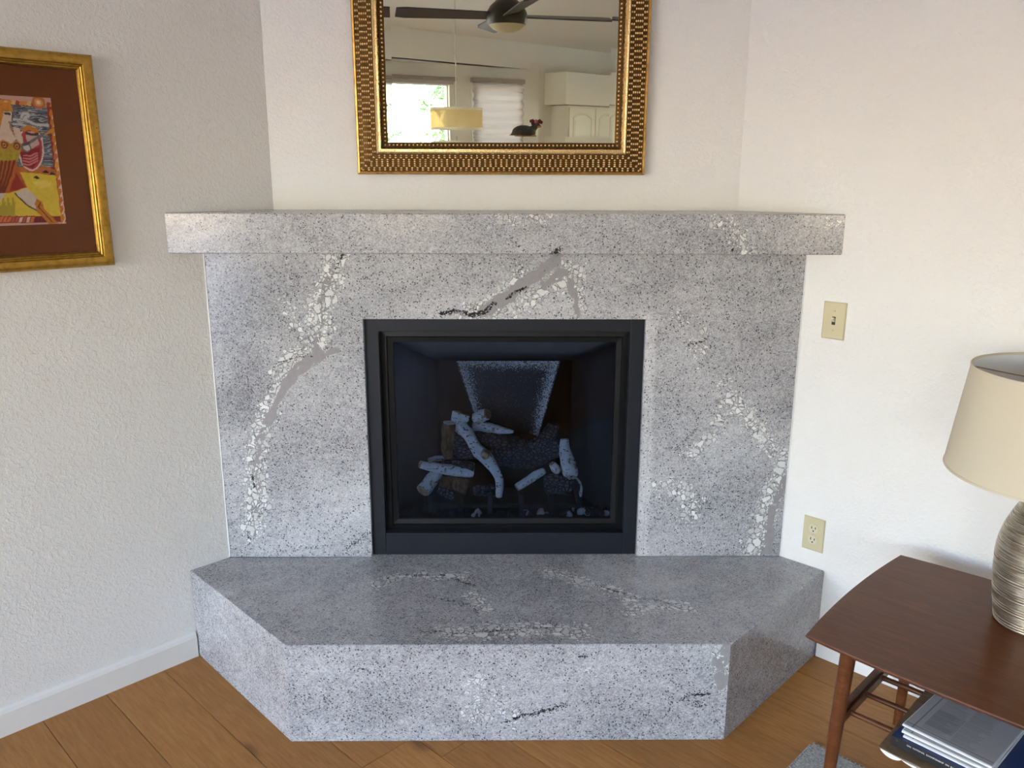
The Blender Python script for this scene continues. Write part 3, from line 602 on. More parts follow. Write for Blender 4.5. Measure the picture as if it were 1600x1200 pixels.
ZX = lambda X, Y: (620 + X / 4.706, 610 + Y / 4.706)
def log(name, label, pts, rad, y, mat, wobble=.22, ends=('cut', 'cut'), dy=None, seg=16, knots=()):
    P = []
    for i, q in enumerate(pts):
        yy = y if dy is None else y + dy[i]; v = unY(*ZX(*q), yy); P.append(v)
    R = [r / 4.706 * .00212 for r in rad]
    c = sum(P, Vector()) / len(P); root = thing(name, label, 'log', c)
    path, rr = smooth_path([p - c for p in P], R, 26)
    bm = B(); sd_ = len(label) + pts[0][0] % 13
    rings = tube(bm, path, rr, seg, False, wobble, sd_)
    ends_co = [[v.co.copy() for v in rings[0]], [v.co.copy() for v in rings[-1]]]
    obj('bark', bm, M[mat], root, True)
    for kk, e in enumerate(ends):
        b2 = B(); ce = sum(ends_co[kk], Vector()) / seg; d = (path[0] - path[1]).normalized() if kk == 0 else (path[-1] - path[-2]).normalized()
        v = [b2.verts.new(p) for p in ends_co[kk]]; w = [b2.verts.new(ce + (p - ce) * .82 + d * .004) for p in ends_co[kk]]; ctr = b2.verts.new(ce + d * .001)
        for i in range(seg): b2.faces.new((v[i], v[(i + 1) % seg], w[(i + 1) % seg], w[i])); b2.faces.new((w[i], w[(i + 1) % seg], ctr))
        obj('cut_end', b2, M[e], root)
    for (X, Y, r, yo) in knots:
        kc = unY(*ZX(X, Y), y + yo) - c; rk = r / 4.706 * .00212
        b2 = B(); tube(b2, [kc + Vector((0, .03, 0)), kc, kc + Vector((0, -.004, 0)), kc + Vector((0, .002, 0))], [rk * 1.5, rk * 1.15, rk * .9, rk * .5], 12, True, .2, 3); obj('knot', b2, M['cut'], root, True)
    return root
log('charred_log', 'large charred black log lying across the back of the fire', [(400, 400), (620, 400), (800, 440), (980, 470), (1100, 440), (1190, 400)], [120, 118, 128, 115, 92, 82], .27, 'char', .14, ('char', 'char'), seg=26)
log('charred_log', 'charred forked branch stump rising at the right of the big black log', [(1010, 430), (1080, 370), (1140, 290), (1150, 250)], [75, 62, 58, 44], .25, 'char', .3, ('char', 'char'))
log('split_log', 'brown split log standing at the left end of the big black log', [(385, 240), (378, 330), (372, 420), (382, 490)], [48, 50, 48, 38], .215, 'split', .2, ('birch', 'split'))
log('birch_log', 'long pale birch branch propped diagonally across the front of the fire', [(478, 170), (462, 250), (530, 330), (590, 430), (650, 490), (712, 570), (752, 660), (752, 780)], [72, 62, 46, 44, 54, 40, 36, 24], .155, 'birch', .26, ('cut', 'cut'), dy=[.10, .09, .06, .03, .01, 0, -.01, -.02], knots=[(650, 485, 26, -.022)])
log('birch_log', 'pale birch log lying on top behind the big black log', [(560, 262), (640, 268), (740, 288), (850, 302)], [38, 42, 38, 12], .275, 'birch', .2, ('cut', 'birch'))
log('birch_log', 'short brown-ended birch stub on top of the log pile', [(580, 215), (620, 190), (668, 172)], [44, 50, 40], .245, 'birch', .25, ('birch', 'split'), dy=[0, -.01, -.03])
log('birch_log', 'thin birch log with brown end jutting out at the far left', [(172, 545), (250, 560), (330, 575), (440, 592), (560, 602)], [30, 34, 38, 44, 42], .165, 'birch', .2, ('cut', 'char'), dy=[-.02, -.01, 0, .02, .03])
log('charred_log', 'burnt dark section under the split log at the left', [(330, 560), (440, 570), (560, 590)], [44, 62, 62], .205, 'char', .3, ('char', 'char'))
log('birch_log', 'short birch log leaning with its cut end low at the left front', [(190, 738), (245, 670), (300, 605)], [58, 54, 46], .15, 'birch', .18, ('cut', 'birch'), dy=[-.03, 0, .03])
log('birch_log', 'small pale birch tip showing behind the thin left log', [(232, 512), (290, 500), (350, 500)], [16, 22, 22], .24, 'birch', .2)
log('charred_log', 'dark scorched log block on the grate at the left', [(320, 680), (420, 690), (515, 715)], [56, 62, 62], .18, 'split', .3, ('char', 'char'))
log('charred_log', 'small scorched log chunk below the left block', [(310, 730), (370, 760), (415, 780)], [26, 32, 26], .14, 'char', .3, ('char', 'char'))
log('charred_log', 'grey ashy log block behind the foot of the long birch branch', [(570, 735), (650, 738), (730, 742)], [40, 44, 40], .19, 'char', .25, ('char', 'char'))
log('birch_log', 'thick birch log standing on end at the right of the fire', [(1232, 360), (1232, 430), (1255, 520), (1275, 600), (1280, 640)], [34, 42, 58, 64, 50], .19, 'birch', .2, ('cut', 'cut'), dy=[.03, .02, 0, -.01, -.02], knots=[(1272, 580, 46, -.024)])
log('birch_log', 'small weathered pale log leaning at the right of centre', [(885, 712), (950, 672), (1020, 625), (1080, 592)], [30, 34, 36, 26], .155, 'birch', .15, ('ash', 'ash'), dy=[-.01, 0, .01, .02])
log('birch_log', 'short pale birch peg tucked beside the standing right log', [(1140, 540), (1165, 575), (1185, 600)], [26, 36, 26], .20, 'birch', .2)
log('charred_log', 'charred black log lying at the foot of the standing right log', [(1090, 690), (1180, 690), (1275, 720)], [62, 74, 66], .165, 'char', .25, ('char', 'char'))
bkk = thing('bark_curl', 'thin curl of pale birch bark hanging at the right of the fire', 'bark', unY(*ZX(1330, 690), .135))
bm = B(); cpath = [unY(*ZX(*q), .135) - bkk.location for q in ((1255, 640), (1300, 635), (1335, 670), (1350, 720), (1340, 768))]
sp_, _q = smooth_path(cpath, [1] * 5, 14)
for i in range(14):
    w0, w1 = .012 + .004 * math.sin(i), .012 + .004 * math.sin(i + 1)
    hexa(bm, [sp_[i] + Vector((0, -w0, 0)), sp_[i + 1] + Vector((0, -w1, 0)), sp_[i + 1] + Vector((0, w1, 0)), sp_[i] + Vector((0, w0, 0)), sp_[i] + Vector((.006, -w0, -.004)), sp_[i + 1] + Vector((.008, -w1, -.002)), sp_[i + 1] + Vector((.008, w1, -.002)), sp_[i] + Vector((.006, w0, -.004))])
obj('strip', bm, M['birch'], bkk, True)
# ember rocks
rocks = []
for k in range(26): rocks.append(('l', -.36 + .16 * random.random(), .09 + .09 * random.random()))
for k in range(26): rocks.append(('r', .24 + .13 * random.random(), .085 + .08 * random.random()))
for k in range(30): rocks.append(('m', -.22 + .46 * random.random(), .085 + .04 * random.random()))
rk_me = []
for k in range(6):
    bm = B(); bmesh.ops.create_icosphere(bm, subdivisions=2, radius=.011)
    for v in bm.verts: v.co *= 1 + .55 * noise.noise(v.co * 90 + Vector((k * 5, 0, 0)))
    bmesh.ops.scale(bm, vec=(1, 1, .75), verts=bm.verts[:]); me = bpy.data.meshes.new('rock'); bm.to_mesh(me); bm.free(); rk_me.append(me)
for k, (s_, x, y) in enumerate(rocks):
    pale = (s_ == 'r' and k % 3 == 0) or (s_ == 'm' and k % 5 == 0)
    me = rk_me[k % 6].copy(); me.materials.append(M['ash'] if pale else M['ember'])
    hp = .016 * max(0, 1 - abs(x + .28) / .08) if s_ == 'l' else (.018 * max(0, 1 - abs(x - .31) / .07) if s_ == 'r' else 0)
    o = link('ember_rock', me); o.location = (x, y, .404 + random.random() * hp + (.012 if .085 < y < .12 else 0)); o.rotation_euler = (random.random() * 6, random.random() * 6, random.random() * 6); sc_ = .7 + random.random() * .7; o.scale = (sc_,) * 3
    if pale: tag(o, 'pale grey rock chip on the fireplace floor in front of the logs', 'rock', 'pale rock chips under the logs')
    else: tag(o, 'dark lava rock lump on the fireplace floor around the logs', 'rock', 'dark lava rocks under the logs')

# ------------------------------------------------------------------ wall mirror
MW, MH = .916, 1.24
mr = thing('wall_mirror', 'large wall mirror in hammered gold frame above the mantel', 'mirror', (-.010, DW - .004, 1.5615)); mr.rotation_euler = (math.radians(1.1), 0, 0)
bm = B(); prof = [(0, 0), (0, .022), (.003, .027), (.008, .028), (.010, .025)]; frame_sweep(bm, MW, MH, prof, -MW / 2, 0); obj('outer_lip', bm, M['gold'], mr)
bm = B(); frame_sweep(bm, MW, MH, [(.0095, .024), (.035, .026), (.063, .027)], -MW / 2, 0); obj('hammered_band', bm, M['goldlow'], mr)
bm = B(); frame_sweep(bm, MW, MH, [(.063, .025), (.064, .031), (.067, .033), (.070, .031), (.0705, .026), (.0725, .026), (.074, .030), (.077, .030), (.079, .024), (.080, .019)], -MW / 2, 0); obj('inner_ridge', bm, M['goldhi'], mr)
bm = B(); frame_sweep(bm, MW, MH, [(.0795, .02), (.082, .016), (.098, .013), (.099, .008)], -MW / 2, 0); obj('sight_edge', bm, M['goldlow'], mr)
def stud(bm, x, z, y, ax, az, h):
    n_ = 6; lo = [bm.verts.new((x + ax * math.cos(2 * math.pi * i / n_), y, z + az * math.sin(2 * math.pi * i / n_))) for i in range(n_)]
    hi = [bm.verts.new((x + .55 * ax * math.cos(2 * math.pi * i / n_), y - h * .75, z + .55 * az * math.sin(2 * math.pi * i / n_))) for i in range(n_)]; t = bm.verts.new((x, y - h, z))
    for i in range(n_): bm.faces.new((lo[i], lo[(i + 1) % n_], hi[(i + 1) % n_], hi[i])); bm.faces.new((hi[i], hi[(i + 1) % n_], t))
bm = B(); dl, dc = .0172, .0062; nr = 8
for side in range(4):
    Ls = MW if side % 2 == 0 else MH
    for r_ in range(nr):
        insd = .0135 + r_ * .0064; n_ = int((Ls - 2 * insd) / dl); st = (Ls - n_ * dl) / 2 + (dl / 2 if r_ % 2 else 0)
        for i in range(n_ + 1):
            s = st + i * dl
            if s < insd or s > Ls - insd: continue
            x, z = {0: (s, insd), 1: (MW - insd, s), 2: (s, MH - insd), 3: (insd, s)}[side]
            stud(bm, x - MW / 2, z, -.0255, .0047 if side % 2 == 0 else .0034, .0034 if side % 2 == 0 else .0047, .0042)
tag(obj('stud', bm, M['goldhi'], mr, True), kind='stuff')
bm = B()
for side in range(4):
    Ls = MW if side % 2 == 0 else MH; n_ = int((Ls - .18) / .0125)
    for i in range(n_ + 1):
        s = .09 + (Ls - .18) * i / n_; x, z = {0: (s, .090), 1: (MW - .090, s), 2: (s, MH - .090), 3: (.090, s)}[side]
        stud(bm, x - MW / 2, z, -.014, .0042, .0042, .005)
tag(obj('bead', bm, M['goldhi'], mr, True), kind='stuff')
bm = B(); gi, bv = .0985, .019; x0, x1, z0, z1 = -MW / 2 + gi, MW / 2 - gi, gi, MH - gi; tb = bv * math.tan(math.radians(1.6))
oq = [bm.verts.new(q) for q in ((x0, -.010 - tb, z0), (x1, -.010 - tb, z0), (x1, -.010 - tb, z1), (x0, -.010 - tb, z1))]; iq = [bm.verts.new(q) for q in ((x0 + bv, -.010, z0 + bv), (x1 - bv, -.010, z0 + bv), (x1 - bv, -.010, z1 - bv), (x0 + bv, -.010, z1 - bv))]
bm.faces.new(iq)
for i in range(4): bm.faces.new((oq[i], oq[(i + 1) % 4], iq[(i + 1) % 4], iq[i]))
bk = [bm.verts.new((v.co.x, -.004, v.co.z)) for v in oq]; bm.faces.new(bk)
for i in range(4): bm.faces.new((oq[i], oq[(i + 1) % 4], bk[(i + 1) % 4], bk[i]))
obj('mirror_glass', bm, M['mirror'], mr)
bm = B(); box(bm, -MW / 2 + .004, MW / 2 - .004, -.006, 0, .004, MH - .004); obj('backing', bm, M['goldlow'], mr)

# ------------------------------------------------------------------ framed picture on the left wall
PT0, PT1, PZ0, PZ1 = .2715, .745, 1.309, 1.868
pic = thing('framed_picture', 'gold framed watercolour print with brown mat on the left wall', 'picture', Vector((-AL, 0, PZ0)) + Vector((-S2, -S2, 0)) * PT1, math.radians(45))
PWd, PHt = PT1 - PT0, PZ1 - PZ0      # local x from far end (PT1) to the corner end, local -y into the room
bm = B(); frame_sweep(bm, PWd, PHt, [(0, 0), (0, .020), (.003, .026), (.010, .030), (.018, .030), (.026, .026)], 0, 0); obj('outer_moulding', bm, M['goldpic'], pic, True)
bm = B(); frame_sweep(bm, PWd, PHt, [(.0255, .0255), (.028, .021), (.0315, .0225), (.034, .019), (.037, .0205), (.041, .014), (.0415, .009)], 0, 0); obj('inner_moulding', bm, M['goldpic'], pic, True)
bm = B(); box(bm, .038, PWd - .038, -.0095, -.0005, .038, PHt - .038); obj('mat_board', bm, M['matb'], pic)
bm = B(); box(bm, .0385, PWd - .0385, -.0135, -.0120, .0385, PHt - .0385); obj('glass', bm, M['picglass'], pic)
def inpoly(X, Y, poly):
    r = np.zeros(X.shape, bool); n_ = len(poly)
    for i in range(n_):
        x0, y0 = poly[i]; x1, y1 = poly[(i + 1) % n_]
        if y0 == y1: continue
        c = ((y0 > Y) != (y1 > Y)) & (X < (x1 - x0) * (Y - y0) / (y1 - y0) + x0); r ^= c
    return r
def raster(name, w, h, nx, nz, paint, mat, parent, yoff):
    xs, zs = np.meshgrid(np.linspace(0, w, nx + 1), np.linspace(0, h, nz + 1)); X, Z = xs.ravel(), zs.ravel()
    ver = np.stack([X, np.full_like(X, yoff), Z], 1); idx = np.arange((nx + 1) * (nz + 1)).reshape(nz + 1, nx + 1)
    fc = np.stack([idx[:-1, :-1], idx[:-1, 1:], idx[1:, 1:], idx[1:, :-1]], -1).reshape(-1, 4)
    me = bpy.data.meshes.new(name); me.from_pydata(ver.tolist(), [], fc.tolist())
    c = paint(X, Z); c = np.concatenate([c, np.ones((len(c), 1))], 1)
    me.attributes.new('ink', 'FLOAT_COLOR', 'POINT').data.foreach_set('color', c.astype(np.float32).ravel()); return link(name, me, mat, parent)
lin = lambda c: np.array(srgb(*c)[:3])
pc0 = .383; pw = .235; pz0, pz1 = 1.4285, 1.7525
LN = Vector((1, -1, 0))
def art(X, Z):
    # local x -> along the wall; photo coordinates of the print (5.4545x crop of region 0,140)
    al = PT1 - X_off - X
    C_ = np.tile(lin((214, 168, 150)), (len(X), 1))
    def U(p):
        v = un(p[0] / 5.4545, 140 + p[1] / 5.4545, LN, -AL); return ((v - Vector((-AL, 0, 0))).dot(Vector((-S2, -S2, 0))), v.z)
    jx = wob(np.stack([X, Z], 1), 90, .0016, 2.0); jz = wob(np.stack([X, Z], 1), 90, .0016, 6.0)
    A_, Zz = al + jx, Z + pz0 + jz
    n1 = wob(np.stack([X * 1.0, Z], 1), 120, 1, 9.0); n2 = wob(np.stack([X * .4, Z * 2.2], 1), 70, 1, 4.0)
    def poly(p, c, v=.12):
        m_ = inpoly(A_, Zz, [U(q) for q in p]); C_[m_] = lin(c) * (1 + v * n1[m_])[:, None]; return m_
    def line(p, w, c):
        q = [U(a) for a in p]; d = seg_d(np.stack([A_, Zz], 1), q); C_[d < w * .00041] = lin(c)
    def disc(x, y, r, c): line([(x, y), (x + .1, y)], r, c)
    E_ = -400
    m_ = poly([(E_, 20), (395, 140), (450, 100), (570, 1125), (E_, 1150)], (150, 42, 36), .3)
    for k in range(26):        # flame border
        x = E_ + k * 33; y0 = 62 + (x + 400) * .06
        poly([(x, y0), (x + 45, y0 + 12), (x + 20, y0 + 45), (x - 12, y0 + 30)], random.choice([(222, 140, 60), (226, 190, 120), (170, 60, 44)]))
        if x < 520: poly([(x, 1085), (x + 26, 1082), (x + 12, 1128), (x - 14, 1130)], random.choice([(216, 120, 60), (228, 200, 170), (120, 24, 30), (190, 90, 70)]))
    for k in range(13):
        y = 170 + k * 74; x = 412 + (y - 170) * .105
        poly([(x, y), (x + 34, y + 10), (x + 40, y + 60), (x + 14, y + 84), (x - 4, y + 44)], random.choice([(214, 130, 30), (206, 110, 40), (228, 160, 60)]))
        line([(x + 28, y - 8), (x + 44, y + 36), (x + 22, y + 76)], 5, (236, 200, 180))
    poly([(E_, 96), (385, 150), (448, 655), (160, 700), (E_, 700)], (108, 108, 116), .25)
    m_ = inpoly(A_, Zz, [U(q) for q in ((E_, 96), (385, 150), (448, 655), (E_, 700))]); s_ = m_ & (np.sin(Zz * 820 + n2 * 9) > .45); C_[s_] = lin((66, 68, 82)); s_ = m_ & (np.sin(Zz * 640 + n2 * 8 + 2) > .72); C_[s_] = lin((176, 174, 178))
    poly([(E_, 640), (260, 660), (330, 640), (460, 680), (470, 745), (300, 730), (E_, 735)], (196, 110, 48), .3)
    poly([(E_, 700), (180, 705), (300, 715), (465, 735), (508, 1075), (E_, 1078)], (228, 198, 62), .12)
    for k in range(16): line([(20 + k * 14 - 120, 1070), (24 + k * 14 - 120, 960 + 40 * math.sin(k * 2.1))], 5, (180, 160, 50))
    for k in range(8): poly([(260 + 25 * k, 790 + 18 * (k % 3)), (330 + 18 * k, 770), (340 + 12 * k, 840)], (238, 212, 96), .1)
    for bx, by in ((305, 748), (380, 698), (440, 716)): poly([(bx - 32, by + 4), (bx - 8, by - 14), (bx + 8, by - 6), (bx + 28, by + 10), (bx, by + 14)], (52, 42, 44))
    line([(170, 235), (190, 205), (225, 205), (228, 232), (205, 236), (196, 250), (230, 270), (300, 300), (400, 305)], 8, (206, 202, 198)); line([(110, 255), (190, 262), (270, 290), (330, 312), (395, 296)], 6, (200, 198, 198)); line([(105, 295), (170, 300), (230, 318)], 7, (196, 192, 190))
    # shield
    cx, cy = 252, 500; el = lambda rx, ry, y0=0, t=0: [(cx + rx * math.cos(a) + t * math.sin(a) * 30, cy + y0 + ry * math.sin(a)) for a in np.linspace(0, 2 * math.pi, 28, endpoint=False)]
    poly(el(112, 194, 0, .3), (232, 208, 200)); poly(el(98, 180, 0, .3), (184, 62, 66), .2); poly([(215, 360), (300, 350), (322, 470), (270, 500), (205, 500)], (206, 170, 160))
    line([(190, 345), (235, 322), (290, 345), (310, 372)], 13, (206, 132, 44)); line([(215, 372), (260, 384), (310, 380)], 8, (64, 48, 54)); poly([(196, 380), (215, 420), (232, 470), (200, 470), (188, 420)], (176, 54, 60))
    poly([(150, 530), (230, 520), (330, 490), (330, 590), (270, 670), (190, 650)], (142, 26, 42), .25)
    for k in range(4): line([(190, 560 + 24 * k), (240, 568 + 26 * k), (310, 540 + 22 * k)], 5, (212, 120, 116))
    # sword, hand
    line([(200, 468), (250, 445), (330, 400), (380, 372)], 8, (118, 112, 110)); poly([(365, 385), (420, 335), (455, 335), (440, 365), (380, 385)], (214, 146, 50)); poly([(70, 520), (190, 480), (180, 505), (80, 540)], (150, 130, 100))
    # figure
    poly([(-150, 90), (0, 100), (70, 120), (104, 180), (96, 200), (40, 190), (-20, 330), (-150, 330)], (214, 136, 42), .3); poly([(20, 190), (92, 190), (110, 232), (86, 246), (94, 268), (62, 276), (76, 320), (128, 420), (100, 462), (-150, 450), (-150, 330), (-10, 330)], (226, 200, 178), .08)
    line([(32, 205), (72, 210)], 7, (70, 60, 56)); poly([(95, 180), (108, 235), (95, 262), (88, 190)], (88, 80, 86)); line([(64, 276), (92, 352), (122, 400)], 5, (170, 120, 90))
    poly([(100, 318), (152, 330), (182, 420), (196, 490), (150, 470), (118, 400)], (222, 196, 176), .1); poly([(-150, 450), (100, 462), (152, 448), (168, 515), (140, 618), (-150, 615)], (176, 152, 46), .3)
    for dx, dy in ((28, 474), (132, 482)): disc(dx, dy, 30, (196, 132, 52)); disc(dx, dy, 21, (120, 50, 34)); disc(dx, dy, 13, (200, 140, 60)); disc(dx, dy, 6, (110, 40, 30))
    disc(212, 490, 30, (110, 108, 108)); disc(216, 494, 20, (206, 196, 188)); line([(196, 470), (236, 452)], 8, (80, 78, 80))
    poly([(-150, 615), (118, 604), (160, 700), (218, 832), (70, 884), (-150, 884)], (190, 98, 36), .25)
    for k in range(6): line([(-60 + 34 * k, 612), (-74 + 30 * k, 740), (-90 + 22 * k, 876)], 7, (128, 50, 22))
    poly([(128, 712), (206, 832), (72, 872), (98, 780)], (158, 44, 40), .2)
    poly([(118, 884), (212, 836), (312, 930), (290, 972), (312, 1034), (224, 985)], (216, 196, 182), .1); poly([(-100, 890), (40, 884), (0, 940), (-100, 960)], (216, 196, 182), .1)
    line([(118, 884), (224, 985), (312, 1034)], 4, (90, 66, 52)); poly([(300, 930), (352, 958), (366, 1012), (490, 1140), (410, 1146), (310, 1044), (286, 975)], (206, 126, 30), .2); line([(330, 962), (316, 1000), (356, 1040), (430, 1120)], 4, (120, 64, 20))
    disc(318, 112, 40, (198, 110, 60)); disc(318, 112, 24, (226, 160, 80)); disc(318, 112, 12, (248, 220, 170))
    for nm in ((poly, ),): pass
    return np.clip(C_, 0, 1)
X_off = PT1 - (pc0 + pw)
o = raster('art_print', pw, pz1 - pz0, 150, 230, art, M['ink'], pic, -.0100); o.location = (X_off, 0, pz0 - PZ0)

# ------------------------------------------------------------------ switch and outlet on the right wall
def plate_root(name, label, cat, t, z):
    c = Vector((AR, 0, 0)) + Vector((S2, -S2, 0)) * t; return thing(name, label, cat, (c.x, c.y, z), RZ)   # local x along wall, -y into room
def wallplate(root):
    bm = B(); w, h = .0355, .0575
    lo = [(-w, 0, -h), (w, 0, -h), (w, 0, h), (-w, 0, h)]; md = [(-w, -.003, -h), (w, -.003, -h), (w, -.003, h), (-w, -.003, h)]; k_ = .0035; hi = [(-w + k_, -.0058, -h + k_), (w - k_, -.0058, -h + k_), (w - k_, -.0058, h - k_), (-w + k_, -.0058, h - k_)]
    R_ = [[bm.verts.new(p) for p in L_] for L_ in (lo, md, hi)]
    for A_, B_ in zip(R_, R_[1:]):
        for i in range(4): bm.faces.new((A_[i], A_[(i + 1) % 4], B_[(i + 1) % 4], B_[i]))
    bm.faces.new(R_[0]); bm.faces.new(R_[2]); obj('wall_plate', bm, M['almond'], root)
def vcyl(bm, x, z, r, y0, y1, seg=16, sx=1.0): tube(bm, [(x, y0, z), (x, y1, z)], r, seg)
sw = plate_root('light_switch', 'almond toggle light switch plate on the right wall', 'switch', .105, 1.129); wallplate(sw)
bm = B(); box(bm, -.0055, .0055, -.0062, -.0056, -.0125, .0125); obj('toggle_slot', bm, M['slot'], sw)
bm = B(); hexa(bm, [(-.0042, -.006, -.004), (.0042, -.006, -.004), (.0042, -.006, .008), (-.0042, -.006, .008), (-.0034, -.017, .006), (.0034, -.017, .006), (.0034, -.016, .0115), (-.0034, -.016, .0115)]); obj('toggle', bm, M['almondhi'], sw)
for z in (.030, -.030): bm = B(); vcyl(bm, 0, z, .0032, -.0056, -.0072, 14); obj('screw', bm, M['screw'], sw)
ou = plate_root('wall_outlet', 'almond duplex electrical outlet low on the right wall beside the hearth', 'outlet', .107, .421); wallplate(ou)
for z in (.0195, -.0195):
    bm = B(); pts = []
    for i in range(24):
        a = 2 * math.pi * i / 24; pts.append((.0165 * math.cos(a), max(-.0135, min(.0135, .0165 * math.sin(a)))))
    lo = [bm.verts.new((p[0], -.0056, z + p[1])) for p in pts]; hi = [bm.verts.new((p[0] * .97, -.0074, z + p[1] * .97)) for p in pts]; bm.faces.new(hi); bm.faces.new(lo)
    for i in range(24): bm.faces.new((lo[i], lo[(i + 1) % 24], hi[(i + 1) % 24], hi[i]))
    rc = obj('receptacle', bm, M['almondhi'], ou)
    for x, h in ((-.0063, .0042), (.0063, .0036)): bm = B(); box(bm, x - .0013, x + .0013, -.0079, -.0073, z + .0035 - h, z + .0035 + h); obj('slot', bm, M['slot'], rc)
    bm = B(); vcyl(bm, 0, z - .0075, .0026, -.0073, -.0079, 12); obj('ground_hole', bm, M['slot'], rc)
bm = B(); vcyl(bm, 0, 0, .003, -.0056, -.0070, 14); obj('screw', bm, M['screw'], ou)

# ------------------------------------------------------------------ side table (root frame: x = a, y = b)
TA0, TB0, TB1, TZ, TL = 1.0715, -.075, .530, .50, .80
tb = thing('side_table', 'dark walnut side table with spindle shelf by the right wall', 'table', W(TA0 + TL / 2, (TB0 + TB1) / 2, 0), RZ)
hl, hw = TL / 2, (TB1 - TB0) / 2
def outline(ins, n_=18):
    P = []
    for i in range(n_ + 1): t = -1 + 2 * i / n_; P.append((hl - ins - .016 * t * t, (hw - ins) * t))
    for i in range(1, n_): t = 1 - 2 * i / n_; P.append(((hl - ins - .014) * t, hw - ins + .020 * (1 - t * t)))
    for i in range(n_ + 1): t = 1 - 2 * i / n_; P.append((-(hl - ins - .016 * t * t), (hw - ins) * t))
    for i in range(1, n_): t = -1 + 2 * i / n_; P.append(((hl - ins - .014) * t, -(hw - ins) - .020 * (1 - t * t)))
    return P
bm = B(); lay = [(.030, TZ - .024), (.010, TZ - .014), (.0015, TZ - .006), (0, TZ - .003), (.0015, TZ)]; loops = [[bm.verts.new((p[0], p[1], z)) for p in outline(i_)] for i_, z in lay]
for A_, B_ in zip(loops, loops[1:]):
    for i in range(len(A_)): bm.faces.new((A_[i], A_[(i + 1) % len(A_)], B_[(i + 1) % len(A_)], B_[i]))
bm.faces.new(loops[0]); bm.faces.new(loops[-1]); obj('tabletop', bm, M['walnut'], tb, True)
lx, ly, shz = hl - .098, hw - .065, .292
for sx in (-1, 1):
    for sy in (-1, 1):
        bm = B(); tube(bm, [(sx * (lx + .015), sy * (ly + .012), .0085 if sy < 0 else 0), (sx * (lx + .008), sy * (ly + .006), .25), (sx * lx, sy * ly, TZ - .02)], [.0125, .0165, .0185], 16); obj('leg', bm, M['walnut'], tb, True)
    bm = B(); rx = sx * (lx + .006); hexa(bm, [(rx - .013, -ly - .002, shz - .028), (rx + .013, -ly - .002, shz - .028), (rx + .013, ly + .002, shz - .028), (rx - .013, ly + .002, shz - .028), (rx - .013, -ly - .002, shz + .006), (rx + .013, -ly - .002, shz + .006), (rx + .013, ly + .002, shz + .006), (rx - .013, ly + .002, shz + .006)])
    bmesh.ops.bevel(bm, geom=bm.edges[:], offset=.006, segments=2, affect='EDGES'); obj('stretcher', bm, M['walnut'], tb, True)
    bm = B(); box(bm, sx * lx - .015, sx * lx + .015, -ly, ly, TZ - .05, TZ - .016, .003); obj('apron', bm, M['walnut'], tb)
for i in range(5):
    y = -ly + .035 + (2 * ly - .07) * i / 4; bm = B(); tube(bm, [(-lx, y, shz - .010), (lx, y, shz - .010)], .0072, 10); obj('spindle', bm, M['walnut'], tb, True)
# papers on the shelf
SZ = shz - .010 + .0075
def sheet(name, label, cat, px, z0, th, mat, group=None, parts=None):
    pts = [unZ(x, y, z0 + th) for x, y in px]; c = sum(pts, Vector()) / len(pts); root = thing(name, label, cat, (c.x, c.y, z0), RZ, group)
    inv = Matrix.Rotation(-RZ, 3, 'Z'); return root, [(inv @ (p - c)) for p in pts]
# folded magazine, dark mottled cover, bowed white page ends
mg = thing('folded_magazine', 'folded magazine with dark cover and bowed white page edges under the blue book', 'magazine', W(1.408, .06, SZ), RZ)
bm = B(); n_ = 16
def bow(x0, x1, y0, y1, zt, th):
    b_ = B(); lo = []; hi = []
    for i in range(n_ + 1):
        t = i / n_; x = x0 + (x1 - x0) * t; e = math.sin(math.pi * t) ** .7; z = zt(t)
        lo.append((x, z + .0005 - th * e)); hi.append((x, z + .0006))
    a = [[b_.verts.new((x, y, z)) for x, z in L_] for y in (y0, y1) for L_ in (lo, hi)]
    for i in range(n_):
        for A_, B_ in ((a[0], a[1]), (a[2], a[3]), (a[0], a[2]), (a[1], a[3])): b_.faces.new((A_[i], A_[i + 1], B_[i + 1], B_[i]))
    return b_
obj('page_block', bow(-.118, -.070, -.150, .13, lambda t: .0145 - .003 * t, .011), M['paper'], mg, True)
obj('page_block', bow(-.070, .10, -.152, .13, lambda t: .0115, .0105), M['paper'], mg, True)
bm = B(); pts = [(-.122, .0152), (-.07, .0122), (.10, .0122)]
lo = [[bm.verts.new((x, y, z)) for x, z in pts] for y in (-.149, .16)]; hi = [[bm.verts.new((x, y, z + .0025)) for x, z in pts] for y in (-.149, .16)]
for i in range(2):
    for A_, B_ in ((lo[0], lo[1]), (hi[0], hi[1]), (lo[0], hi[0]), (lo[1], hi[1])): bm.faces.new((A_[i], A_[i + 1], B_[i + 1], B_[i]))
for A_ in (0, -1): bm.faces.new((lo[0][A_], lo[1][A_], hi[1][A_], hi[0][A_]))
obj('cover', bm, M['mott'], mg)
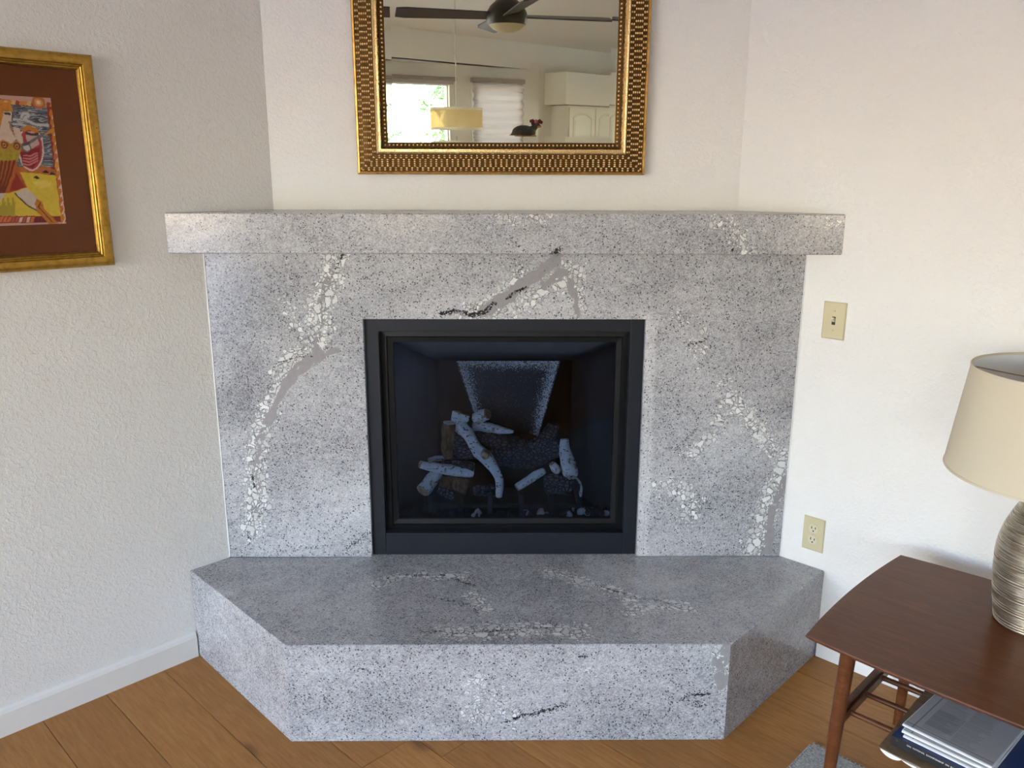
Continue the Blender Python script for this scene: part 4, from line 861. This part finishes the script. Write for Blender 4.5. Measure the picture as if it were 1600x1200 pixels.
# book with blue cover and black lettered spine
BZ, BT = SZ + .0178, .024
root, q = sheet('blue_book', 'blue covered book with white letters on its black spine under the newspapers', 'book', [(1394, 1148), (1560, 1230), (1640, 1150), (1490, 1042)], BZ, BT, None)
d = (q[1] - q[0]).normalized(); nrm = Vector((-d.y, d.x, 0)); Lb = (q[1] - q[0]).length + .02; Db = (q[3] - q[0]).dot(nrm)
ang = math.atan2(d.y, d.x); root.rotation_euler = (0, 0, RZ + ang); o0 = Matrix.Rotation(-ang, 3, 'Z') @ q[0]
bx, by = o0.x, o0.y
bm = B(); box(bm, bx + .002, bx + Lb - .003, by + .002, by + Db - .003, .0012, BT - .0012); obj('page_block', bm, M['paper'], root)
bm = B(); box(bm, bx, bx + Lb, by, by + Db, BT - .0012, BT); obj('front_cover', bm, M['blue'], root)
bm = B(); box(bm, bx, bx + Lb, by, by + Db, 0, .0012); obj('back_cover', bm, M['blackcov'], root)
bm = B(); box(bm, bx, bx + Lb, by - .0015, by, 0, BT); sp = obj('spine', bm, M['blackcov'], root)
def text(s, size, parent, loc, rot, mat, name='lettering'):
    cu = bpy.data.curves.new(name, 'FONT'); cu.body = s; cu.size = size; cu.extrude = .0001; o = bpy.data.objects.new('tmp', cu); COL.objects.link(o)
    dg = bpy.context.evaluated_depsgraph_get(); me = bpy.data.meshes.new_from_object(o.evaluated_get(dg)); bpy.data.objects.remove(o); me.materials.clear()
    t = link(name, me, mat, parent); t.location = loc; t.rotation_euler = rot; return t
text('2006  NATIONAL  CHAMPIONSHIP  ON  RADIO', .0052, root, (bx + .034, by - .0017, BT - .0085), (math.radians(90), 0, 0), M['white'])
text('24', .005, root, (bx + .010, by - .0017, BT - .0085), (math.radians(90), 0, 0), M['mott'])
# newspapers
NZ0 = BZ + BT + .0006
def newsink(seed):
    def f(X, Z):
        rs = np.random.default_rng(seed); C_ = np.tile(np.array([.50, .495, .49]), (len(X), 1)); n1 = wob(np.stack([X, Z], 1), 14, 1, seed); C_ *= (1 + .07 * n1)[:, None]
        W_, H_ = X.max(), Z.max()
        for cx0 in np.arange(.03, W_ - .06, .062):
            for cz0 in np.arange(.02, H_ - .012, .0046):
                e = cx0 + .056 * rs.uniform(.6, 1); m_ = (X > cx0) & (X < e) & (abs(Z - cz0) < .0011); C_[m_] = C_[m_] * .72
        m_ = (abs(X - .018) < .0012) | (abs(Z - .012) < .001); C_[m_] *= .45
        m_ = (X > .03) & (X < .03 + W_ * .32) & (Z > H_ * .12) & (Z < H_ * .42); C_[m_] *= .80
        return np.clip(C_, 0, 1)
    return f
def newspaper(label, px, z0, th, seed):
    root, q = sheet('newspaper', label, 'newspaper', px, z0, th, None, None)
    d = (q[1] - q[0]).normalized(); nrm = Vector((-d.y, d.x, 0)); L_ = (q[1] - q[0]).length; D_ = (q[3] - q[0]).dot(nrm); an = math.atan2(d.y, d.x); root.rotation_euler = (0, 0, RZ + an); o0 = Matrix.Rotation(-an, 3, 'Z') @ q[0]
    # folded sheets: rounded left/front fold
    prof = [(.004, 0), (.0008, th * .2), (0, th * .5), (.0008, th * .8), (.004, th)]
    bm = B(); lo = [bm.verts.new((o0.x, o0.y + a_, b_)) for a_, b_ in prof]; hi = [bm.verts.new((o0.x + L_, o0.y + a_, b_)) for a_, b_ in prof]; e0 = [bm.verts.new((o0.x, o0.y + D_, b_)) for b_ in (th, 0)]; e1 = [bm.verts.new((o0.x + L_, o0.y + D_, b_)) for b_ in (th, 0)]
    A_, B_ = lo + e0, hi + e1; bm.faces.new(A_); bm.faces.new(B_)
    for i in range(7): bm.faces.new((A_[i], A_[(i + 1) % 7], B_[(i + 1) % 7], B_[i]))
    obj('folded_sheets', bm, M['paper'], root)
    xs, ys = 150, 110
    r = raster('printed_page', L_ - .004, D_ - .006, xs, ys, newsink(seed), M['news'], root, 0); r.rotation_euler = (math.radians(-90), 0, 0)
    r.location = (o0.x + .002, o0.y + .004, th + .0003)
    return root
newspaper('lowest folded newspaper of the pile on the blue book', [(1411, 1149), (1545, 1214), (1668, 1160), (1490, 1060)], NZ0, .006, 3)
newspaper('middle folded newspaper of the pile, edge showing below the top one', [(1409, 1141), (1548, 1206), (1668, 1152), (1490, 1056)], NZ0 + .0066, .007, 5)
newspaper('top folded grey newspaper with printed columns on the shelf pile', [(1410, 1131), (1550, 1199), (1662, 1150), (1488, 1056)], NZ0 + .0142, .006, 9)

# ------------------------------------------------------------------ table lamp
LB = unZ(1612, 974, TZ); lp = thing('table_lamp', 'table lamp with cream drum shade and ribbed champagne metal base', 'lamp', (LB.x, LB.y, TZ))
prof = []
NP = 150; hb = .345
for i in range(NP + 1):
    t = i / NP; z = .004 + hb * t
    r = .080 + .0215 * math.sin(math.pi * min(1, (t + .06) / .56) * .5) if t < .5 else .1015 - .062 * ((t - .5) / .5) ** 1.8
    r += .0011 * math.sin(i * 2.1) * (.6 + .4 * math.sin(i * .37)); prof.append((r, z))
bm = B(); lathe(bm, [(0, 0), (.078, 0), (.080, .004)] + prof + [(.034, hb + .006), (0, hb + .006)], 56); obj('base', bm, M['lampmetal'], lp, True)
bm = B(); lathe(bm, [(0, .345), (.016, .345), (.016, .375), (.011, .38), (.011, .44), (.016, .445), (.016, .475), (0, .475)], 20); obj('socket', bm, M['brass'], lp, True)
bm = B(); bmesh.ops.create_uvsphere(bm, u_segments=16, v_segments=10, radius=.03, matrix=Matrix.Translation((0, 0, .51))); obj('bulb', bm, M['bulb'], lp, True)
sz0, sz1, rb, rt = .385, .630, .238, .208
bm = B(); lathe(bm, [(rb, sz0), (rt, sz1), (rt - .0012, sz1), (rb - .0012, sz0)], 72, closed=True); sh_ = obj('lamp_shade', bm, M['shade'], lp, True)
bm = B(); lathe(bm, [(rb - .0014, sz0 + .002), (rt - .0014, sz1 - .002)], 72); obj('shade_liner', bm, M['shadein'], sh_, True)
for z, r in ((sz0, rb), (sz1, rt)):
    bm = B(); lathe(bm, [(r + .001, z - .002), (r + .0015, z), (r + .001, z + .0035), (r - .002, z + .0035), (r - .002, z - .002)], 72, closed=True); obj('rim_tape', bm, M['shade'], sh_, True)
bm = B()
for k in range(3):
    a = k * 2.094 + .4; tube(bm, [(0, 0, sz1 - .03), (rt * math.cos(a), rt * math.sin(a), sz1 - .012)], .0018, 6)
tube(bm, [(0, 0, .46), (.05, 0, .50), (.052, 0, .58), (0, 0, sz1 - .03)], .0016, 6); tube(bm, [(0, 0, .46), (-.05, 0, .50), (-.052, 0, .58), (0, 0, sz1 - .03)], .0016, 6); obj('harp', bm, M['brass'], lp, True)

# ------------------------------------------------------------------ rug
rc_ = unZ(1271, 1161, .008); ra, rb_ = (rc_.x - rc_.y) * S2, (rc_.x + rc_.y) * S2
rg = thing('rug', 'grey woven wool rug whose corner shows under the side table', 'rug', W(ra + 1.0, rb_ - .75, 0), RZ + math.radians(0))
bm = B(); box(bm, -1.0, 1.0, -.75, .75, .0004, .008, .003); obj('rug_pile', bm, M['rug'], rg)
bm = B()
for i in range(170):
    for (x, y, dx, dy) in ((-1.0 + i * .01177, .75, 0, 1), (-1.0, -.75 + i * .0088, -1, 0)):
        tube(bm, [(x, y - .004 * dy, .004), (x + .005 * dx, y + .005 * dy, .006), (x + .009 * dx + .002, y + .009 * dy, .0015)], .0022, 5)
tag(obj('edge_binding', bm, M['rug'], rg), kind='stuff')

# ------------------------------------------------------------------ what the mirror shows: the far end of the room
def bayitem(o, s=0.0): o.location = P1; o.rotation_euler = (0, 0, WR); return o
BT_ = lambda s, z=0, y=0: P1 + WD * s - WN * y + Vector((0, 0, z))
# open shade: only its cassette shows
sh1 = thing('roller_shade', 'raised roller shade, only its taupe cassette above the bright bay window', 'blind', BT_(.2, 2.33, .03), WR)
bm = B(); box(bm, -.64, .632, -.028, .030, .006, .048, .006); obj('cassette', bm, M['valance'], sh1)
bm = B(); box(bm, -.60, .60, -.004, 0, -.03, .01); obj('fabric_roll', bm, M['shadefab'], sh1)
sh2 = thing('window_shade', 'lowered mauve shade with soft horizontal folds over the narrow bay window', 'blind', BT_(1.4135, 2.338, .02), WR)
bm = B(); box(bm, -.376, .376, -.018, .045, 0, .05, .006); obj('cassette', bm, M['valance'], sh2)
vz = .0
for i in range(15):
    z1_, z0_ = -.002 - i * .098, -.002 - (i + 1) * .098; bm = B(); pr_ = []
    for t in np.linspace(0, 1, 7): pr_.append((.006 + .034 * math.sin(math.pi * t) ** .8 * (1 if t < .5 else 1.15), z1_ + (z0_ - z1_) * t))
    v0 = [bm.verts.new((-.358, y, z)) for y, z in pr_] ; v1 = [bm.verts.new((.358, y, z)) for y, z in pr_]
    for k in range(6): bm.faces.new((v0[k], v0[k + 1], v1[k + 1], v1[k]))
    obj('vane', bm, M['shadefab'], sh2, True)
# pendant lamp
PX, PY = -.455, -5.55
pd = thing('pendant_lamp', 'sheer cream drum pendant lamp hanging in front of the bright window', 'lamp', (PX, PY, 1.765))
R_, Hh = .252, .205
bm = B(); lathe(bm, [(R_, .008), (R_, Hh - .008), (R_ - .001, Hh - .008), (R_ - .001, .008)], 56, closed=True); obj('drum_shade', bm, M['pend'], pd, True)
for z in (0, Hh - .022): bm = B(); lathe(bm, [(R_ + .002, z), (R_ + .002, z + .022), (R_ - .003, z + .022), (R_ - .003, z)], 56, closed=True); obj('trim_band', bm, M['band'], pd, True)
pb = (PX + PY) * S2
bm = B(); tube(bm, [(0, 0, Hh - .02), (0, 0, cz(pb) - 1.765)], .0055, 8); obj('cord', bm, M['cord'], pd, True)
bm = B(); tube(bm, [(-R_, 0, Hh - .012), (R_, 0, Hh - .012)], .003, 6); tube(bm, [(0, -R_, Hh - .012), (0, R_, Hh - .012)], .003, 6); tube(bm, [(0, 0, .05), (0, 0, Hh)], .012, 10); obj('spider', bm, M['chrome'], pd, True)
# ceiling fan
FXc, FYc, FZc = .018, -2.5, 2.29
fn = thing('ceiling_fan', 'dark bronze four blade ceiling fan with cream bowl light', 'fan', (FXc, FYc, FZc))
bm = B(); lathe(bm, [(.110, .045), (.122, .060), (.124, .105), (.118, .120), (.100, .150), (.060, .185), (.035, .20), (0, .20)], 40); obj('motor_housing', bm, M['fan'], fn, True)
bm = B(); lathe(bm, [(.112, .046), (.1125, .050), (.121, .0605)], 40); obj('light_ring', bm, M['fan'], fn, True)
bm = B(); lathe(bm, [(0, 0), (.045, .006), (.085, .022), (.108, .044), (.110, .048), (0, .048)], 40); obj('light_bowl', bm, M['bowl'], fn, True)
fb = (FXc + FYc) * S2
bm = B(); tube(bm, [(0, 0, .19), (0, 0, cz(fb) - FZc)], .013, 12); obj('downrod', bm, M['fan'], fn, True)
bm = B(); lathe(bm, [(.018, -.09), (.06, -.06), (.07, 0), (.07, .02)], 24, (0, 0, cz(fb) - FZc)); obj('canopy', bm, M['fan'], fn, True)
def blade(ang, pitch=-.26, L_=.665):
    n_ = 10; bm = B(); lo = []; hi = []
    for i in range(n_ + 1):
        t = i / n_; x = .10 + (L_ - .10) * t; w = .048 + .022 * t; 
        if i == n_: w *= .82
        for L2, zo in ((lo, -.004), (hi, .004)): L2.append([bm.verts.new((x, s * w * math.cos(pitch), zo + s * w * math.sin(pitch))) for s in (-1, 1)])
    for i in range(n_):
        bm.faces.new((lo[i][0], lo[i + 1][0], lo[i + 1][1], lo[i][1])); bm.faces.new((hi[i][0], hi[i + 1][0], hi[i + 1][1], hi[i][1]))
        for s in (0, 1): bm.faces.new((lo[i][s], lo[i + 1][s], hi[i + 1][s], hi[i][s]))
    for i in (0, n_): bm.faces.new((lo[i][0], lo[i][1], hi[i][1], hi[i][0]))
    o = obj('blade', bm, M['blade'], fn); o.location = (0, 0, .095); o.rotation_euler = (0, 0, ang); return o
for a in (168, 348, 78, 258): blade(math.radians(a))
# kitchen soffit and wall cabinets
sf = thing('cabinet_soffit', 'plain pale soffit box above the kitchen wall cabinets', 'soffit', W(7.36, -5.305, 2.105), RZ)
bm = B(); box(bm, -1.13, 1.14, -.183, .185, 0, .385, .006); obj('box', bm, M['cab'], sf)
cb = thing('wall_cabinet', 'white kitchen wall cabinet with arched raised panel doors under the soffit', 'cabinet', W(7.42, -5.335, 1.33), RZ)
hz = 2.098 - 1.33
bm = B(); box(bm, -1.052, 1.07, -.152, .130, 0, hz, .002); obj('body', bm, M['cab'], cb)
dx = -1.035
for k in range(4):
    w_, h_ = .515, hz - .035; x0 = dx + k * .528
    bm = B(); box(bm, x0, x0 + w_, .130, .150, .012, .012 + h_, .003); dr = obj('door', bm, M['cab'], cb)
    bm = B(); m0, m1 = x0 + .075, x0 + w_ - .075; n_ = 20
    def arch(ins):
        P = [(m0 + ins, .085 + ins), (m1 - ins, .085 + ins)]
        for i in range(n_ + 1):
            t = i / n_; x = (m1 - ins) + (m0 - m1 + 2 * ins) * t; P.append((x, h_ - .125 - ins + .062 * math.sin(math.pi * t) ** .8))
        return P
    L0, L1, L2 = arch(0), arch(.010), arch(.036)
    rr_ = [[bm.verts.new((p[0], y, p[1])) for p in L_] for L_, y in ((L0, .1515), (L0, .1475), (L1, .1475), (L2, .156))]
    for A_, B_ in zip(rr_, rr_[1:]):
        for i in range(len(A_)): bm.faces.new((A_[i], A_[(i + 1) % len(A_)], B_[(i + 1) % len(A_)], B_[i]))
    bm.faces.new(rr_[3]); obj('raised_panel', bm, M['cab'], dr)
    gv = B(); rr_ = [[gv.verts.new((p[0], y, p[1])) for p in L_] for L_, y in ((arch(-.012), .1505), (arch(-.007), .1590), (arch(.004), .1590), (arch(.009), .1490))]
    for A_, B_ in zip(rr_, rr_[1:]):
        for i in range(len(A_)): gv.faces.new((A_[i], A_[(i + 1) % len(A_)], B_[(i + 1) % len(A_)], B_[i]))
    obj('panel_moulding', gv, M['cab'], dr)
    bm = B(); bmesh.ops.create_uvsphere(bm, u_segments=12, v_segments=8, radius=.014, matrix=Matrix.Translation((x0 + (.04 if k % 2 else w_ - .04), .166, .09))); obj('knob', bm, M['chrome'], dr, True)
# tall cabinet carrying the dog figurine (below the mirror's view)
DX, DY, DZ_ = .205, -5.0, 1.690
hu = thing('tall_cupboard', 'tall white cupboard standing under the small dog figurine', 'cupboard', (DX, DY - .02, 0), math.radians(0))
bm = B(); box(bm, -.28, .28, -.18, .18, .06, DZ_ - .02, .004); box(bm, -.26, .26, -.15, .15, 0, .06); obj('body', bm, M['cab'], hu)
bm = B(); box(bm, -.295, .295, -.195, .195, DZ_ - .02, DZ_, .004); obj('top_board', bm, M['cab'], hu)
for s in (-1, 1):
    bm = B(); box(bm, min(s * .006, s * .272), max(s * .006, s * .272), .18, .198, .08, DZ_ - .04, .003); dr = obj('door', bm, M['cab'], hu); bm = B(); bmesh.ops.create_uvsphere(bm, u_segments=10, v_segments=8, radius=.013, matrix=Matrix.Translation((s * .035, .212, .95))); obj('knob', bm, M['chrome'], dr, True)
# dog figurine: body from a skinned skeleton
dg_ = thing('dog_figurine', 'small dark dog figurine with tan muzzle and maroon bow on its head', 'figurine', (DX, DY, DZ_))
bm = B()
def blob(c, rad): bmesh.ops.create_uvsphere(bm, u_segments=24, v_segments=16, radius=1, matrix=Matrix.Translation(c) @ Matrix.Diagonal((*rad, 1)))
blob((-.022, 0, .052), (.106, .056, .060)); blob((-.062, 0, .048), (.066, .060, .050)); blob((.040, 0, .050), (.052, .050, .048))
tube(bm, [(.045, 0, .060), (.075, 0, .090), (.098, .004, .112)], [.036, .030, .026], 16)
blob((.102, .006, .112), (.028, .026, .025)); tube(bm, [(.106, .008, .108), (.128, .013, .100), (.138, .015, .096)], [.018, .013, .009], 12)
for sy in (-1, 1):
    tube(bm, [(.045, sy * .034, .045), (.060, sy * .042, .016), (.095, sy * .044, .011)], [.020, .013, .011], 12); tube(bm, [(-.075, sy * .036, .045), (-.085, sy * .052, .020), (-.040, sy * .056, .011)], [.028, .018, .011], 12)
tube(bm, [(-.115, 0, .040), (-.140, .010, .022), (-.150, .025, .014)], [.014, .010, .006], 10)
tm = bpy.data.meshes.new('tmp'); bm.to_mesh(tm); bm.free(); so_ = bpy.data.objects.new('tmp', tm); COL.objects.link(so_)
md = so_.modifiers.new('r', 'REMESH'); md.mode = 'VOXEL'; md.voxel_size = .0055; sm_ = so_.modifiers.new('s', 'SMOOTH'); sm_.iterations = 4
dgr = bpy.context.evaluated_depsgraph_get(); me = bpy.data.meshes.new_from_object(so_.evaluated_get(dgr)); bpy.data.objects.remove(so_)
me.materials.clear(); me.materials.append(M['fur']); me.materials.append(M['tan'])
for p in me.polygons:
    p.use_smooth = True; c = p.center
    if c.z < .022 or (c.x > .100 and c.z < .105): p.material_index = 1
zl = min(v.co.z for v in me.vertices)
for v in me.vertices: v.co.z -= min(zl, 0) if v.co.z < .02 else 0
bd = link('body', me, None, dg_)
bm = B()
for s in (-1, 1):
    for zz, ln in ((.142, .058), (.120, .044)):
        if s > 0 and zz < .13: continue
        tube(bm, [(.092 + s * .008, .0, .142), (.092 + s * .030, .004, zz + .006), (.092 + s * ln, .006, zz + (.004 if s < 0 else -.012))], [.008, .019, .012], 10)
obj('bow_loop', bm, M['maroon'], dg_, True)
bm = B(); bmesh.ops.create_uvsphere(bm, u_segments=14, v_segments=10, radius=.020, matrix=Matrix.Translation((.092, .006, .142))); obj('bow_knot', bm, M['pink'], dg_, True)
bm = B()
for s in (-1, 1): bmesh.ops.create_uvsphere(bm, u_segments=8, v_segments=6, radius=.005, matrix=Matrix.Translation((.104 + s * .012, .034 - .004 * s, .114)))
obj('eye', bm, M['slot'], dg_, True)
# trees and bushes outside the bay
def tree(name, label, c, rad, trunk_z, n_, leaf, seed, cat='tree'):
    rs = random.Random(seed); root = thing(name, label, cat, (c[0], c[1], -.16)); bm = B()
    for i in range(n_):
        while True:
            p = Vector((rs.uniform(-1, 1), rs.uniform(-1, 1), rs.uniform(-1, 1)))
            if p.length < 1: break
        if noise.noise(p * 2.2 + Vector((seed, 0, 0))) < -.12: continue
        p = Vector((p.x * rad[0], p.y * rad[1], p.z * rad[2])) + Vector((0, 0, c[2] + .16)); u_ = Vector((rs.gauss(0, 1), rs.gauss(0, 1), rs.gauss(0, 1))).normalized(); w_ = u_.orthogonal().normalized(); s = leaf * rs.uniform(.6, 1.3)
        v = [bm.verts.new(p + u_ * s), bm.verts.new(p + w_ * s * .45), bm.verts.new(p - u_ * s), bm.verts.new(p - w_ * s * .45)]; bm.faces.new(v)
    me = bpy.data.meshes.new('foliage'); bm.to_mesh(me); bm.free(); tag(link('foliage', me, M['leaf'], root), kind='stuff')
    bm = B(); tube(bm, [(0, 0, 0), (.05, 0, trunk_z * .5), (0, .04, trunk_z), (0, 0, c[2] + .16)], [.12, .09, .07, .03], 8); obj('trunk', bm, M['bark'], root, True); return root
tree('leafy_tree', 'leafy tree outside the bay window at the upper right of the pane', (-.62, -12.3, 2.33), (.85, .7, .50), 1.9, 1500, .06, 3)
tree('garden_bush', 'green bush outside low behind the pendant lamp', (-1.0, -11.5, 1.50), (.50, .45, .42), 1.0, 900, .05, 8, 'bush')
tree('garden_bush', 'sparse bush outside at the far left of the bay window', (-1.95, -11.5, 1.55), (.40, .4, .32), 1.0, 500, .05, 12, 'bush')
